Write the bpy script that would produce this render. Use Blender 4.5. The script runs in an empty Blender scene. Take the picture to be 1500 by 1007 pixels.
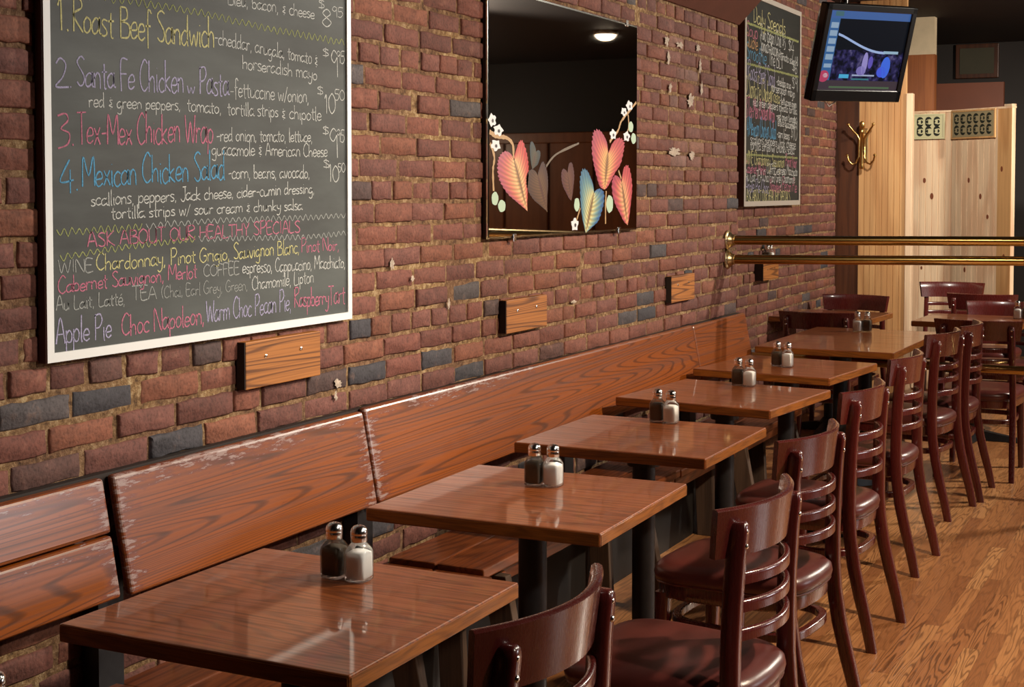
import bpy, math, random
from mathutils import Vector, Matrix

random.seed(11)
SC = bpy.context.scene
COL = SC.collection
PI = math.pi

# ------------------------------------------------------------------ camera
F_PX, PSI, HC, DC = 2100.0, math.atan(1046 / 2100.0), 1.55, 2.25
PITCH = math.atan((364 - 278) / F_PX)
cam_d = bpy.data.cameras.new('camera')
cam = bpy.data.objects.new('camera', cam_d); COL.objects.link(cam)
cam.location = (DC, 0, HC)
cam.rotation_euler = (PI / 2 - PITCH, 0, PSI)
cam_d.sensor_width = 36
cam_d.lens = F_PX / 1500 * 36
cam_d.shift_y = -(503.5 - 364) / 1500
cam_d.clip_end = 60
SC.camera = cam

# ------------------------------------------------------------------ world, exposure, big lights
SC.view_settings.view_transform = 'Standard'
SC.view_settings.look = 'None'
SC.view_settings.gamma = 1
SC.view_settings.use_curve_mapping = False
SC.view_settings.exposure = 0.32
W = bpy.data.worlds.new('world'); SC.world = W; W.use_nodes = True
W.node_tree.nodes['Background'].inputs[0].default_value = (1.0, .93, .85, 1)
W.node_tree.nodes['Background'].inputs[1].default_value = 0.004


def lamp(name, kind, loc, power, color, target=None, size=.2, size_y=None, spot=None, blend=.6):
    d = bpy.data.lights.new(name, kind)
    o = bpy.data.objects.new(name, d); COL.objects.link(o)
    o.location = loc; d.energy = power; d.color = color
    if kind == 'AREA':
        d.size = size
        if size_y:
            d.shape = 'RECTANGLE'; d.size_y = size_y
    else:
        d.shadow_soft_size = size
    if kind == 'SPOT':
        d.spot_size = math.radians(spot); d.spot_blend = blend
    if target is not None:
        v = Vector(target) - Vector(loc)
        o.rotation_euler = v.to_track_quat('-Z', 'Y').to_euler()
    return o


WARM = (1.0, .83, .62)
lamp('ceiling_spot', 'SPOT', (3.0, 4.5, 2.78), 370, WARM, (1.1, 4.6, .3), .06, spot=112, blend=.8)
lamp('ceiling_spot_far', 'SPOT', (3.3, 9.2, 2.78), 400, (1.0, .90, .76), (.3, 8.9, .8), .05, spot=165, blend=.35)
lamp('screen_fill_spot', 'SPOT', (.85, 8.3, 2.84), 210, (1.0, .92, .80), (.62, 11.1, 1.25), .06, spot=64, blend=.8)  # fill spot added to brighten the screen's angled panel
lamp('menu_spot', 'SPOT', (2.3, 3.9, 2.84), 122, (1.0, .95, .88), (0, 2.9, 1.45), .08, spot=62, blend=.8)
lamp('mirror_spot', 'SPOT', (2.3, 6.4, 2.84), 42, (1.0, .92, .82), (0, 6.0, 1.4), .08, spot=75, blend=.9)
lamp('window_daylight', 'AREA', (5.95, 7.2, 1.62), 30, (.98, .97, 1.0), (0.3, 3.6, 1.0), 1.3, .6)
lamp('front_fill_spot', 'SPOT', (3.3, 2.5, 2.35), 115, (1.0, .92, .80), (.62, 2.75, .78), .06, spot=50, blend=.8)  # added fill that brightens the front table's salt and right edge
lamp('reflection_fill', 'POINT', (5.7, 12.2, 2.0), 30, WARM, None, .12)  # unseen warm fill, added so the mirror reflects a lit brown wall

# ------------------------------------------------------------------ pixel -> place
cp_, sp_ = math.cos(PITCH), math.sin(PITCH)
cR = Vector((math.cos(PSI), math.sin(PSI), 0))
cFh = Vector((-math.sin(PSI), math.cos(PSI), 0))
cF = cFh * cp_ + Vector((0, 0, -sp_))
cU = cFh * sp_ + Vector((0, 0, cp_))
cC = Vector((DC, 0, HC))


def ray(u, v):
    return cR * ((u - 750) / F_PX) + cU * ((364 - v) / F_PX) + cF


def on_x(u, v, x):
    d = ray(u, v); return cC + d * ((x - DC) / d.x)


def on_y(u, v, y):
    d = ray(u, v); return cC + d * (y / d.y)


# ------------------------------------------------------------------ materials
def new_mat(name):
    m = bpy.data.materials.new(name); m.use_nodes = True
    nt = m.node_tree
    return m, nt, nt.nodes['Principled BSDF']


def srgb(r, g, b):
    f = lambda c: (c / 255 / 12.92) if c / 255 <= .04045 else ((c / 255 + .055) / 1.055) ** 2.4
    return (f(r), f(g), f(b), 1)


def N(nt, typ, **kw):
    n = nt.nodes.new(typ)
    for k, v in kw.items():
        if k.startswith('i_'):
            n.inputs[k[2:].replace('_', ' ')].default_value = v
        else:
            setattr(n, k, v)
    return n


def L(nt, a, b):
    nt.links.new(a, b)


def math_n(nt, op, a, b=None, clamp=False):
    n = nt.nodes.new('ShaderNodeMath'); n.operation = op; n.use_clamp = clamp
    for i, x in enumerate((a, b)):
        if x is None:
            continue
        if isinstance(x, (int, float)):
            n.inputs[i].default_value = x
        else:
            nt.links.new(x, n.inputs[i])
    return n.outputs[0]


def ramp(nt, fac, stops, interp='LINEAR'):
    n = nt.nodes.new('ShaderNodeValToRGB'); n.color_ramp.interpolation = interp
    el = n.color_ramp.elements
    while len(el) < len(stops):
        el.new(.5)
    for e, (p, c) in zip(el, stops):
        e.position = p; e.color = c if len(c) == 4 else (*c, 1)
    if fac is not None:
        nt.links.new(fac, n.inputs[0])
    return n.outputs[0]


def mix(nt, fac, a, b, blend='MIX'):
    n = nt.nodes.new('ShaderNodeMix'); n.data_type = 'RGBA'; n.blend_type = blend
    for i, x in ((0, fac), (6, a), (7, b)):
        if isinstance(x, (int, float)):
            n.inputs[i].default_value = x
        elif isinstance(x, tuple):
            n.inputs[i].default_value = x
        else:
            nt.links.new(x, n.inputs[i])
    return n.outputs[2]


def bump(nt, bsdf, height, strength=.2, dist=.005):
    n = nt.nodes.new('ShaderNodeBump'); n.inputs['Strength'].default_value = strength
    n.inputs['Distance'].default_value = dist
    nt.links.new(height, n.inputs['Height']); nt.links.new(n.outputs[0], bsdf.inputs['Normal'])
    return n


def plain(name, col, rough=.5, metal=0, coat=0, spec=None, noise=0, nscale=30):
    m, nt, b = new_mat(name)
    b.inputs['Base Color'].default_value = col
    b.inputs['Roughness'].default_value = rough
    b.inputs['Metallic'].default_value = metal
    if coat:
        b.inputs['Coat Weight'].default_value = coat
        b.inputs['Coat Roughness'].default_value = .12
    if spec is not None:
        b.inputs['Specular IOR Level'].default_value = spec
    if noise:
        tc = N(nt, 'ShaderNodeTexCoord')
        nz = N(nt, 'ShaderNodeTexNoise', i_Scale=nscale, i_Detail=5.0)
        L(nt, tc.outputs['Object'], nz.inputs['Vector'])
        dk = tuple(c * (1 - noise) for c in col[:3]) + (1,)
        lt = tuple(min(1, c * (1 + noise)) for c in col[:3]) + (1,)
        L(nt, ramp(nt, nz.outputs[0], [(.3, dk), (.7, lt)]), b.inputs['Base Color'])
        bump(nt, b, nz.outputs[0], .15, .002)
    return m


def wood(name, light, dark, scale=(9, .9, 9), bands=7, rough=.3, coat=.3, coat_rough=.15, pores=.5, contrast=.6,
         wear=0, bstr=.12, duty=(0, .62), tone=.8):
    """scale: small along the grain.  Contours of a stretched noise give the cathedral grain."""
    m, nt, b = new_mat(name)
    tc = N(nt, 'ShaderNodeTexCoord'); oi = N(nt, 'ShaderNodeObjectInfo')
    off = math_n(nt, 'MULTIPLY', oi.outputs['Random'], 37.0)
    comb = N(nt, 'ShaderNodeCombineXYZ')
    for i in range(3):
        L(nt, off, comb.inputs[i])
    mp = N(nt, 'ShaderNodeMapping'); mp.inputs['Scale'].default_value = scale
    L(nt, tc.outputs['Object'], mp.inputs['Vector'])
    add = N(nt, 'ShaderNodeVectorMath', operation='ADD')
    L(nt, mp.outputs[0], add.inputs[0]); L(nt, comb.outputs[0], add.inputs[1])
    nz = N(nt, 'ShaderNodeTexNoise', i_Scale=1.0, i_Detail=2.0, i_Roughness=.4)
    L(nt, add.outputs[0], nz.inputs['Vector'])
    s = math_n(nt, 'SINE', math_n(nt, 'MULTIPLY', nz.outputs[0], bands * 2 * PI))
    s = math_n(nt, 'ADD', math_n(nt, 'MULTIPLY', s, .5), .5)
    # fine pores
    mp2 = N(nt, 'ShaderNodeMapping'); mp2.inputs['Scale'].default_value = tuple(c * 22 if c > 2 else c * 6 for c in scale)
    L(nt, add.outputs[0], mp2.inputs['Vector']) if False else L(nt, tc.outputs['Object'], mp2.inputs['Vector'])
    pz = N(nt, 'ShaderNodeTexNoise', i_Scale=1.0, i_Detail=3.0)
    L(nt, mp2.outputs[0], pz.inputs['Vector'])
    big = N(nt, 'ShaderNodeTexNoise', i_Scale=.55, i_Detail=2.0)
    L(nt, add.outputs[0], big.inputs['Vector'])
    g = ramp(nt, s, [(duty[0], (0, 0, 0)), (duty[1], (1, 1, 1))])
    c1 = mix(nt, math_n(nt, 'MULTIPLY', math_n(nt, 'SUBTRACT', 1.0, g), contrast), light, dark)
    pr = ramp(nt, pz.outputs[0], [(.36, (.45, .4, .35)), (.55, (1, 1, 1))])
    c2 = mix(nt, pores, c1, pr, 'MULTIPLY')
    tone_c = ramp(nt, big.outputs[0], [(.3, (.72, .68, .66)), (.7, (1.15, 1.12, 1.1))])
    c3 = mix(nt, tone, c2, tone_c, 'MULTIPLY')
    rsock = ramp(nt, pz.outputs[0], [(.3, (rough + .12,) * 3), (.6, (rough,) * 3)])
    if wear:
        wm = N(nt, 'ShaderNodeMapping'); wm.inputs['Scale'].default_value = (30, 14, 95)
        L(nt, tc.outputs['Object'], wm.inputs['Vector'])
        wz = N(nt, 'ShaderNodeTexNoise', i_Scale=1.0, i_Detail=6.0, i_Roughness=.72)
        L(nt, wm.outputs[0], wz.inputs['Vector'])
        at = N(nt, 'ShaderNodeAttribute', attribute_name='wear')
        sm = math_n(nt, 'ADD', math_n(nt, 'MULTIPLY', at.outputs['Fac'], .62), math_n(nt, 'SUBTRACT', math_n(nt, 'MULTIPLY', wz.outputs[0], 1.9), .45))
        c3 = mix(nt, math_n(nt, 'MULTIPLY', ramp(nt, sm, [(.72, (0, 0, 0)), (.9, (1, 1, 1))]), .7), c3, srgb(100, 42, 30))
        c3 = mix(nt, math_n(nt, 'MULTIPLY', ramp(nt, sm, [(.92, (0, 0, 0)), (1.0, (.8, .8, .8))]), wear), c3, srgb(166, 146, 140))
    L(nt, c3, b.inputs['Base Color'])
    L(nt, rsock, b.inputs['Roughness'])
    b.inputs['Coat Weight'].default_value = coat
    b.inputs['Coat Roughness'].default_value = coat_rough
    bump(nt, b, pz.outputs[0], bstr, .0015)
    return m


M = {}
M['plank'] = wood('varnished_oak', srgb(140, 70, 16), srgb(54, 23, 6), (4.5, .16, 4.5), 62, .32, .45, .2, .6, .62, wear=.8, tone=.35, duty=(.0, .26))
M['table'] = wood('table_oak', srgb(150, 82, 40), srgb(88, 42, 18), (.45, 5, 5), 44, .3, .68, .05, .55, .65, tone=.5, duty=(.0, .5))
M['table_edge'] = wood('table_edge_oak', srgb(146, 86, 32), srgb(92, 48, 16), (2, 2, 14), 12, .3, .3, .15, .5, .5, tone=.5)
M['bench'] = wood('bench_oak', srgb(124, 64, 28), srgb(72, 32, 13), (4, .5, 4), 24, .3, .35, .18, .5, .6)
M['bench_shade'] = plain('under_bench_shade', srgb(24, 20, 18), .6)
M['bench_leg'] = wood('weathered_leg', srgb(84, 64, 50), srgb(52, 38, 30), (6, 6, .8), 8, .6, 0, .2, .4, .6)
M['chair'] = wood('mahogany_lacquer', srgb(82, 27, 24), srgb(58, 17, 16), (12, 12, 1.2), 3, .24, .7, .08, .08, .3, bstr=.015, tone=.5)
M['block'] = wood('pine_block', srgb(176, 112, 52), srgb(84, 44, 16), (3, .35, 9), 22, .5, 0, .2, .5, .8, tone=.5, duty=(.0, .4))
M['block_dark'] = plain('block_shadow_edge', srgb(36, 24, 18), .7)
M['pine'] = wood('beadboard_pine', srgb(204, 160, 108), srgb(172, 120, 72), (5, 5, .5), 5, .45, .1, .2, .25, .5)
M['pine_pale'] = wood('pale_knotty_pine', srgb(232, 204, 170), srgb(204, 158, 122), (4, 4, .6), 5, .45, .1, .2, .2, .55)
M['dark_board'] = wood('dark_brown_board', srgb(82, 46, 26), srgb(50, 26, 14), (8, 8, .8), 5, .4, .1, .2, .4, .5)
M['brown_board'] = wood('brown_panel', srgb(150, 88, 42), srgb(120, 62, 28), (6, 6, .7), 4, .45, .1, .2, .3, .4)
M['soffit'] = plain('soffit_paint', srgb(92, 50, 38), .55, noise=.15, nscale=5)
M['black_iron'] = plain('black_iron', srgb(28, 28, 30), .42, noise=.2, nscale=60, spec=.4)
M['dark_steel'] = plain('dark_steel', srgb(58, 62, 70), .3, .8)
M['brass'] = plain('brass', (.56, .37, .13, 1), .22, 1.0)
M['brass_aged'] = plain('aged_brass', (.50, .38, .20, 1), .32, 1.0)
M['chrome'] = plain('chrome', (.80, .78, .75, 1), .16, 1.0)
M['white_frame'] = plain('white_frame_paint', srgb(236, 236, 234), .4)
M['grey_frame'] = plain('grey_frame_paint', srgb(176, 168, 158), .5)
M['frame_side'] = plain('frame_side_wood', srgb(70, 34, 28), .5)
M['tv_black'] = plain('tv_plastic', srgb(22, 22, 24), .25, coat=.3)
M['glide'] = plain('nylon_glide', srgb(190, 180, 165), .5)
M['salt'] = plain('salt', srgb(246, 244, 240), .9)
M['pepper'] = plain('pepper', srgb(84, 72, 58), .9, noise=.5, nscale=900)
M['beige'] = plain('beige_plaster', srgb(196, 178, 148), .8, noise=.06, nscale=14)
M['dark_wall'] = plain('dark_wall_paint', srgb(38, 32, 29), .6, noise=.1, nscale=3)
M['ceiling'] = plain('ceiling_paint', srgb(34, 27, 24), .7, noise=.1, nscale=3)
M['vent'] = plain('vent_enamel', srgb(196, 190, 150), .4)
M['vent_old'] = plain('vent_enamel_aged', srgb(150, 136, 104), .45)
M['vent_hole'] = plain('vent_opening', srgb(26, 28, 16), .8)
M['knot'] = plain('pine_knot', srgb(122, 66, 40), .5)
M['lamp_rim'] = plain('copper_rim', (.5, .26, .12, 1), .3, 1.0)
M['cable'] = plain('black_cable', srgb(20, 18, 18), .6)


def emit(name, col, strength):
    m, nt, b = new_mat(name)
    b.inputs['Base Color'].default_value = (0, 0, 0, 1)
    b.inputs['Roughness'].default_value = .25
    b.inputs['Emission Color'].default_value = col
    b.inputs['Emission Strength'].default_value = strength
    return m


def chalk(name, col):
    m, nt, b = new_mat('chalk_' + name)
    tc = N(nt, 'ShaderNodeTexCoord')
    nz = N(nt, 'ShaderNodeTexNoise', i_Scale=260.0, i_Detail=3.0)
    L(nt, tc.outputs['Object'], nz.inputs['Vector'])
    dk = tuple(c * .62 for c in col[:3]) + (1,)
    L(nt, ramp(nt, nz.outputs[0], [(.35, dk), (.6, col)]), b.inputs['Base Color'])
    b.inputs['Roughness'].default_value = .95
    return m


CH = {'y': chalk('yellow', srgb(204, 198, 140)), 'l': chalk('lilac', srgb(174, 168, 200)), 'w': chalk('white', srgb(206, 208, 204)),
      'p': chalk('pink', srgb(198, 118, 142)), 'b': chalk('blue', srgb(92, 160, 200)), 'g': chalk('green', srgb(160, 166, 106)),
      'd': chalk('dim', srgb(164, 167, 164)), 'o': chalk('orange', srgb(206, 160, 110))}


def board_mat(name, c0, c1):
    m, nt, b = new_mat(name)
    tc = N(nt, 'ShaderNodeTexCoord')
    nz = N(nt, 'ShaderNodeTexNoise', i_Scale=2.2, i_Detail=6.0, i_Roughness=.6)
    mp = N(nt, 'ShaderNodeMapping'); mp.inputs['Scale'].default_value = (1, .6, 2.4)
    L(nt, tc.outputs['Object'], mp.inputs['Vector']); L(nt, mp.outputs[0], nz.inputs['Vector'])
    L(nt, ramp(nt, nz.outputs[0], [(.3, c0), (.72, c1)]), b.inputs['Base Color'])
    b.inputs['Roughness'].default_value = .6; b.inputs['Specular IOR Level'].default_value = .25
    return m


M['board'] = board_mat('chalkboard_slate', srgb(60, 61, 60), srgb(92, 96, 94))
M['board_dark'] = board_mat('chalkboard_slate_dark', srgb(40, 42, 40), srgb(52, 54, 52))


def attr_paint(name, attr, rough=.35):
    m, nt, b = new_mat(name)
    at = N(nt, 'ShaderNodeAttribute', attribute_name=attr)
    L(nt, at.outputs['Color'], b.inputs['Base Color'])
    b.inputs['Roughness'].default_value = rough
    return m


M['leaf_paint'] = attr_paint('leaf_paint', 'paint')

# brick
m, nt, b = new_mat('brick_face')
at = N(nt, 'ShaderNodeAttribute', attribute_name='brick_colour')
tc = N(nt, 'ShaderNodeTexCoord')
n1 = N(nt, 'ShaderNodeTexNoise', i_Scale=22.0, i_Detail=7.0, i_Roughness=.65)
n2 = N(nt, 'ShaderNodeTexNoise', i_Scale=120.0, i_Detail=4.0)
n3 = N(nt, 'ShaderNodeTexNoise', i_Scale=2.6, i_Detail=5.0)
for n in (n1, n2, n3):
    L(nt, tc.outputs['Object'], n.inputs['Vector'])
c = mix(nt, .8, at.outputs['Color'], ramp(nt, n1.outputs[0], [(.28, (.62, .6, .6)), (.7, (1.28, 1.25, 1.22))]), 'MULTIPLY')
c = mix(nt, .7, c, ramp(nt, n2.outputs[0], [(.34, (.55, .52, .5)), (.5, (1, 1, 1)), (.7, (1.15, 1.12, 1.1))]), 'MULTIPLY')
c = mix(nt, .5, c, ramp(nt, n3.outputs[0], [(.3, (.8, .78, .78)), (.7, (1.15, 1.12, 1.08))]), 'MULTIPLY')
dust = math_n(nt, 'MULTIPLY', ramp(nt, n1.outputs[0], [(.58, (0, 0, 0)), (.74, (1, 1, 1))]), .35)
c = mix(nt, dust, c, srgb(150, 112, 92))
L(nt, c, b.inputs['Base Color']); b.inputs['Roughness'].default_value = .82
bm_h = math_n(nt, 'ADD', n1.outputs[0], math_n(nt, 'MULTIPLY', n2.outputs[0], .5))
bump(nt, b, bm_h, .55, .006)
M['brick'] = m
m, nt, b = new_mat('sandy_mortar')
tc = N(nt, 'ShaderNodeTexCoord')
n1 = N(nt, 'ShaderNodeTexNoise', i_Scale=55.0, i_Detail=8.0, i_Roughness=.7)
n3 = N(nt, 'ShaderNodeTexNoise', i_Scale=5.0, i_Detail=4.0)
for n in (n1, n3):
    L(nt, tc.outputs['Object'], n.inputs['Vector'])
c = ramp(nt, n1.outputs[0], [(.3, srgb(72, 50, 36)), (.5, srgb(150, 116, 76)), (.7, srgb(208, 184, 142))])
c = mix(nt, math_n(nt, 'MULTIPLY', ramp(nt, n3.outputs[0], [(.42, (1, 1, 1)), (.62, (0, 0, 0))]), .7), c, ramp(nt, n1.outputs[0], [(.35, srgb(60, 38, 30)), (.65, srgb(132, 90, 68))]))
L(nt, c, b.inputs['Base Color']); b.inputs['Roughness'].default_value = .95
bump(nt, b, n1.outputs[0], .9, .012)
M['mortar'] = m
M['smear'] = plain('old_white_paint', srgb(176, 160, 144), .9, noise=.3, nscale=90)

# floor: oak strips running along y
m, nt, b = new_mat('oak_strip_floor')
tc = N(nt, 'ShaderNodeTexCoord'); sep = N(nt, 'ShaderNodeSeparateXYZ')
L(nt, tc.outputs['Object'], sep.inputs[0])
BW, BL = .057, .72
xi = math_n(nt, 'DIVIDE', sep.outputs[0], BW); ix = math_n(nt, 'FLOOR', xi)
wn = N(nt, 'ShaderNodeTexWhiteNoise', noise_dimensions='1D'); L(nt, ix, wn.inputs['W'])
yo = math_n(nt, 'ADD', math_n(nt, 'DIVIDE', sep.outputs[1], BL), math_n(nt, 'MULTIPLY', wn.outputs['Value'], 7.3))
iy = math_n(nt, 'FLOOR', yo)
cid = N(nt, 'ShaderNodeCombineXYZ'); L(nt, ix, cid.inputs[0]); L(nt, iy, cid.inputs[1])
wn2 = N(nt, 'ShaderNodeTexWhiteNoise', noise_dimensions='2D'); L(nt, cid.outputs[0], wn2.inputs['Vector'])
bx = math_n(nt, 'FRACT', xi); by = math_n(nt, 'FRACT', yo)
gv = N(nt, 'ShaderNodeCombineXYZ')
L(nt, math_n(nt, 'MULTIPLY', sep.outputs[0], 19.0), gv.inputs[0])
L(nt, math_n(nt, 'MULTIPLY', sep.outputs[1], 1.5), gv.inputs[1])
L(nt, math_n(nt, 'MULTIPLY', wn2.outputs['Value'], 60.0), gv.inputs[2])
gn = N(nt, 'ShaderNodeTexNoise', i_Scale=1.0, i_Detail=2.0, i_Roughness=.4); L(nt, gv.outputs[0], gn.inputs['Vector'])
s = math_n(nt, 'ADD', math_n(nt, 'MULTIPLY', math_n(nt, 'SINE', math_n(nt, 'MULTIPLY', gn.outputs[0], 80.0)), .5), .5)
g = ramp(nt, s, [(0, (0, 0, 0)), (.5, (1, 1, 1))])
amt = math_n(nt, 'MULTIPLY', math_n(nt, 'SUBTRACT', 1.0, g), math_n(nt, 'ADD', .3, math_n(nt, 'MULTIPLY', wn2.outputs['Value'], .5)))
base = ramp(nt, wn2.outputs['Value'], [(0, srgb(146, 92, 54)), (.35, srgb(176, 118, 72)), (.7, srgb(194, 138, 88)), (1, srgb(162, 104, 62))])
c = mix(nt, amt, base, srgb(88, 50, 24))
pv = N(nt, 'ShaderNodeMapping'); pv.inputs['Scale'].default_value = (260, 9, 1); L(nt, tc.outputs['Object'], pv.inputs['Vector'])
pn = N(nt, 'ShaderNodeTexNoise', i_Scale=1.0, i_Detail=3.0); L(nt, pv.outputs[0], pn.inputs['Vector'])
c = mix(nt, .5, c, ramp(nt, pn.outputs[0], [(.35, (.6, .56, .52)), (.55, (1, 1, 1))]), 'MULTIPLY')
seam = math_n(nt, 'MAXIMUM', math_n(nt, 'LESS_THAN', bx, .018), math_n(nt, 'LESS_THAN', by, .002))
c = mix(nt, math_n(nt, 'MULTIPLY', seam, .6), c, srgb(50, 28, 14))
L(nt, c, b.inputs['Base Color'])
b.inputs['Roughness'].default_value = .34
b.inputs['Coat Weight'].default_value = .3; b.inputs['Coat Roughness'].default_value = .2
bump(nt, b, pn.outputs[0], .08, .001)
M['floor'] = m

# vinyl
m, nt, b = new_mat('burgundy_vinyl')
tc = N(nt, 'ShaderNodeTexCoord')
n1 = N(nt, 'ShaderNodeTexNoise', i_Scale=9.0, i_Detail=4.0); vz = N(nt, 'ShaderNodeTexVoronoi', i_Scale=420.0)
L(nt, tc.outputs['Object'], n1.inputs['Vector']); L(nt, tc.outputs['Object'], vz.inputs['Vector'])
L(nt, ramp(nt, n1.outputs[0], [(.3, srgb(74, 32, 28)), (.7, srgb(94, 42, 36))]), b.inputs['Base Color'])
b.inputs['Roughness'].default_value = .32
bump(nt, b, math_n(nt, 'ADD', vz.outputs['Distance'], math_n(nt, 'MULTIPLY', n1.outputs[0], .6)), .08, .002)
M['vinyl'] = m

# clear shaker glass: thin wall, transparent with a Fresnel gloss
m, nt, b = new_mat('clear_glass')
nt.nodes.remove(b)
out = nt.nodes['Material Output']
tr = N(nt, 'ShaderNodeBsdfTransparent'); gl = N(nt, 'ShaderNodeBsdfGlossy'); gl.inputs['Roughness'].default_value = .03
lw = N(nt, 'ShaderNodeLayerWeight', i_Blend=.35)
L(nt, ramp(nt, lw.outputs['Facing'], [(.0, (.99, .99, .99)), (.75, (.95, .96, .955)), (1, (.45, .46, .46))]), tr.inputs[0])
ms = N(nt, 'ShaderNodeMixShader')
L(nt, ramp(nt, lw.outputs['Fresnel'], [(.0, (.03,) * 3), (.9, (.75,) * 3)]), ms.inputs[0])
L(nt, tr.outputs[0], ms.inputs[1]); L(nt, gl.outputs[0], ms.inputs[2]); L(nt, ms.outputs[0], out.inputs[0])
M['glass'] = m
M['mirror'] = plain('mirror_silvering', (.62, .60, .58, 1), .02, 1.0)
M['mirror_edge'] = plain('mirror_bevel', (.75, .78, .76, 1), .12, 1.0)


# ------------------------------------------------------------------ mesh helpers
class MB:
    def __init__(s):
        s.v = []; s.f = []

    def add(s, vs, fs):
        n = len(s.v); s.v += [tuple(x) for x in vs]; s.f += [tuple(i + n for i in q) for q in fs]

    def box(s, lo, hi, mat=None):
        x0, y0, z0 = lo; x1, y1, z1 = hi
        vs = [Vector(p) for p in ((x0, y0, z0), (x1, y0, z0), (x1, y1, z0), (x0, y1, z0), (x0, y0, z1), (x1, y0, z1), (x1, y1, z1), (x0, y1, z1))]
        if mat is not None:
            vs = [mat @ p for p in vs]
        s.add(vs, [(0, 3, 2, 1), (4, 5, 6, 7), (0, 1, 5, 4), (1, 2, 6, 5), (2, 3, 7, 6), (3, 0, 4, 7)])
        return s

    def loft(s, rings, cap=True, closed=False):
        n = len(rings[0]); vs = [p for r in rings for p in r]; fs = []
        k = len(rings)
        for i in range(k if closed else k - 1):
            a, b_ = i * n, ((i + 1) % k) * n
            for j in range(n):
                j2 = (j + 1) % n
                fs.append((a + j, a + j2, b_ + j2, b_ + j))
        if cap and not closed:
            fs.append(tuple(reversed(range(n)))); fs.append(tuple(range((k - 1) * n, k * n)))
        s.add(vs, fs); return s

    def tube(s, path, r, n=10, cap=True):
        path = [Vector(p) for p in path]; rings = []
        rr = r if isinstance(r, (list, tuple)) else [r] * len(path)
        up = None
        for i, p in enumerate(path):
            t = (path[min(i + 1, len(path) - 1)] - path[max(i - 1, 0)]).normalized()
            if up is None:
                up = Vector((0, 0, 1)) if abs(t.z) < .9 else Vector((1, 0, 0))
            a = t.cross(up).normalized(); b_ = a.cross(t).normalized(); up = b_
            rings.append([p + (a * math.cos(q) + b_ * math.sin(q)) * rr[i] for q in [2 * PI * k / n for k in range(n)]])
        return s.loft(rings, cap)

    def lathe(s, prof, n=20, c=(0, 0, 0), mat=None):
        rings = []
        for r, z in prof:
            ring = [Vector((r * math.cos(2 * PI * k / n), r * math.sin(2 * PI * k / n), z)) for k in range(n)]
            ring = [(mat @ p) if mat is not None else p + Vector(c) for p in ring]
            rings.append(ring)
        return s.loft(rings)

    def obj(s, name, mat, parent=None, smooth=False, bevel=0, seg=2, sharp=None):
        me = bpy.data.meshes.new(name); me.from_pydata(s.v, [], s.f); me.update()
        o = bpy.data.objects.new(name, me); COL.objects.link(o)
        if mat is not None:
            me.materials.append(mat)
        if parent is not None:
            o.parent = parent
        if smooth:
            me.polygons.foreach_set('use_smooth', [True] * len(me.polygons))
            me.set_sharp_from_angle(angle=math.radians(sharp or 40))
        if bevel:
            md = o.modifiers.new('bevel', 'BEVEL'); md.width = bevel; md.segments = seg; md.limit_method = 'ANGLE'
        return o


def tag(o, label=None, cat=None, group=None, kind=None):
    if label: o['label'] = label
    if cat: o['category'] = cat
    if group: o['group'] = group
    if kind: o['kind'] = kind
    return o


def thing(name, label, cat, loc=(0, 0, 0), rz=0, group=None):
    o = bpy.data.objects.new(name, None); COL.objects.link(o)
    o.location = loc; o.rotation_euler = (0, 0, rz); o.empty_display_size = .1
    return tag(o, label, cat, group)


def children(o):
    return [c for c in COL.objects if c.parent is o]


def copy_tree(o, parent=None, kids=None):
    c = o.copy(); COL.objects.link(c)
    if parent is not None:
        c.parent = parent; c.matrix_parent_inverse = o.matrix_parent_inverse.copy()
    for ch in children(o):
        copy_tree(ch, c)
    return c


def struct(o):
    o['kind'] = 'structure'; return o


# ------------------------------------------------------------------ brick walls
RED = [srgb(*c) for c in ((122, 75, 62), (116, 71, 60), (126, 77, 62), (111, 68, 59), (118, 75, 66), (104, 64, 56), (128, 79, 60), (113, 71, 63), (118, 71, 60))]
BLUE = [srgb(*c) for c in ((74, 70, 74), (86, 80, 82), (84, 66, 64), (66, 64, 70), (96, 66, 60))]
SPOTS = [(6.15, 2.18), (6.25, 2.05), (6.45, 2.12), (6.8, 2.1), (6.2, 1.93), (6.85, 1.95), (6.45, 1.78), (6.2, 1.72), (6.4, 1.70), (6.8, 1.75)]


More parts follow.
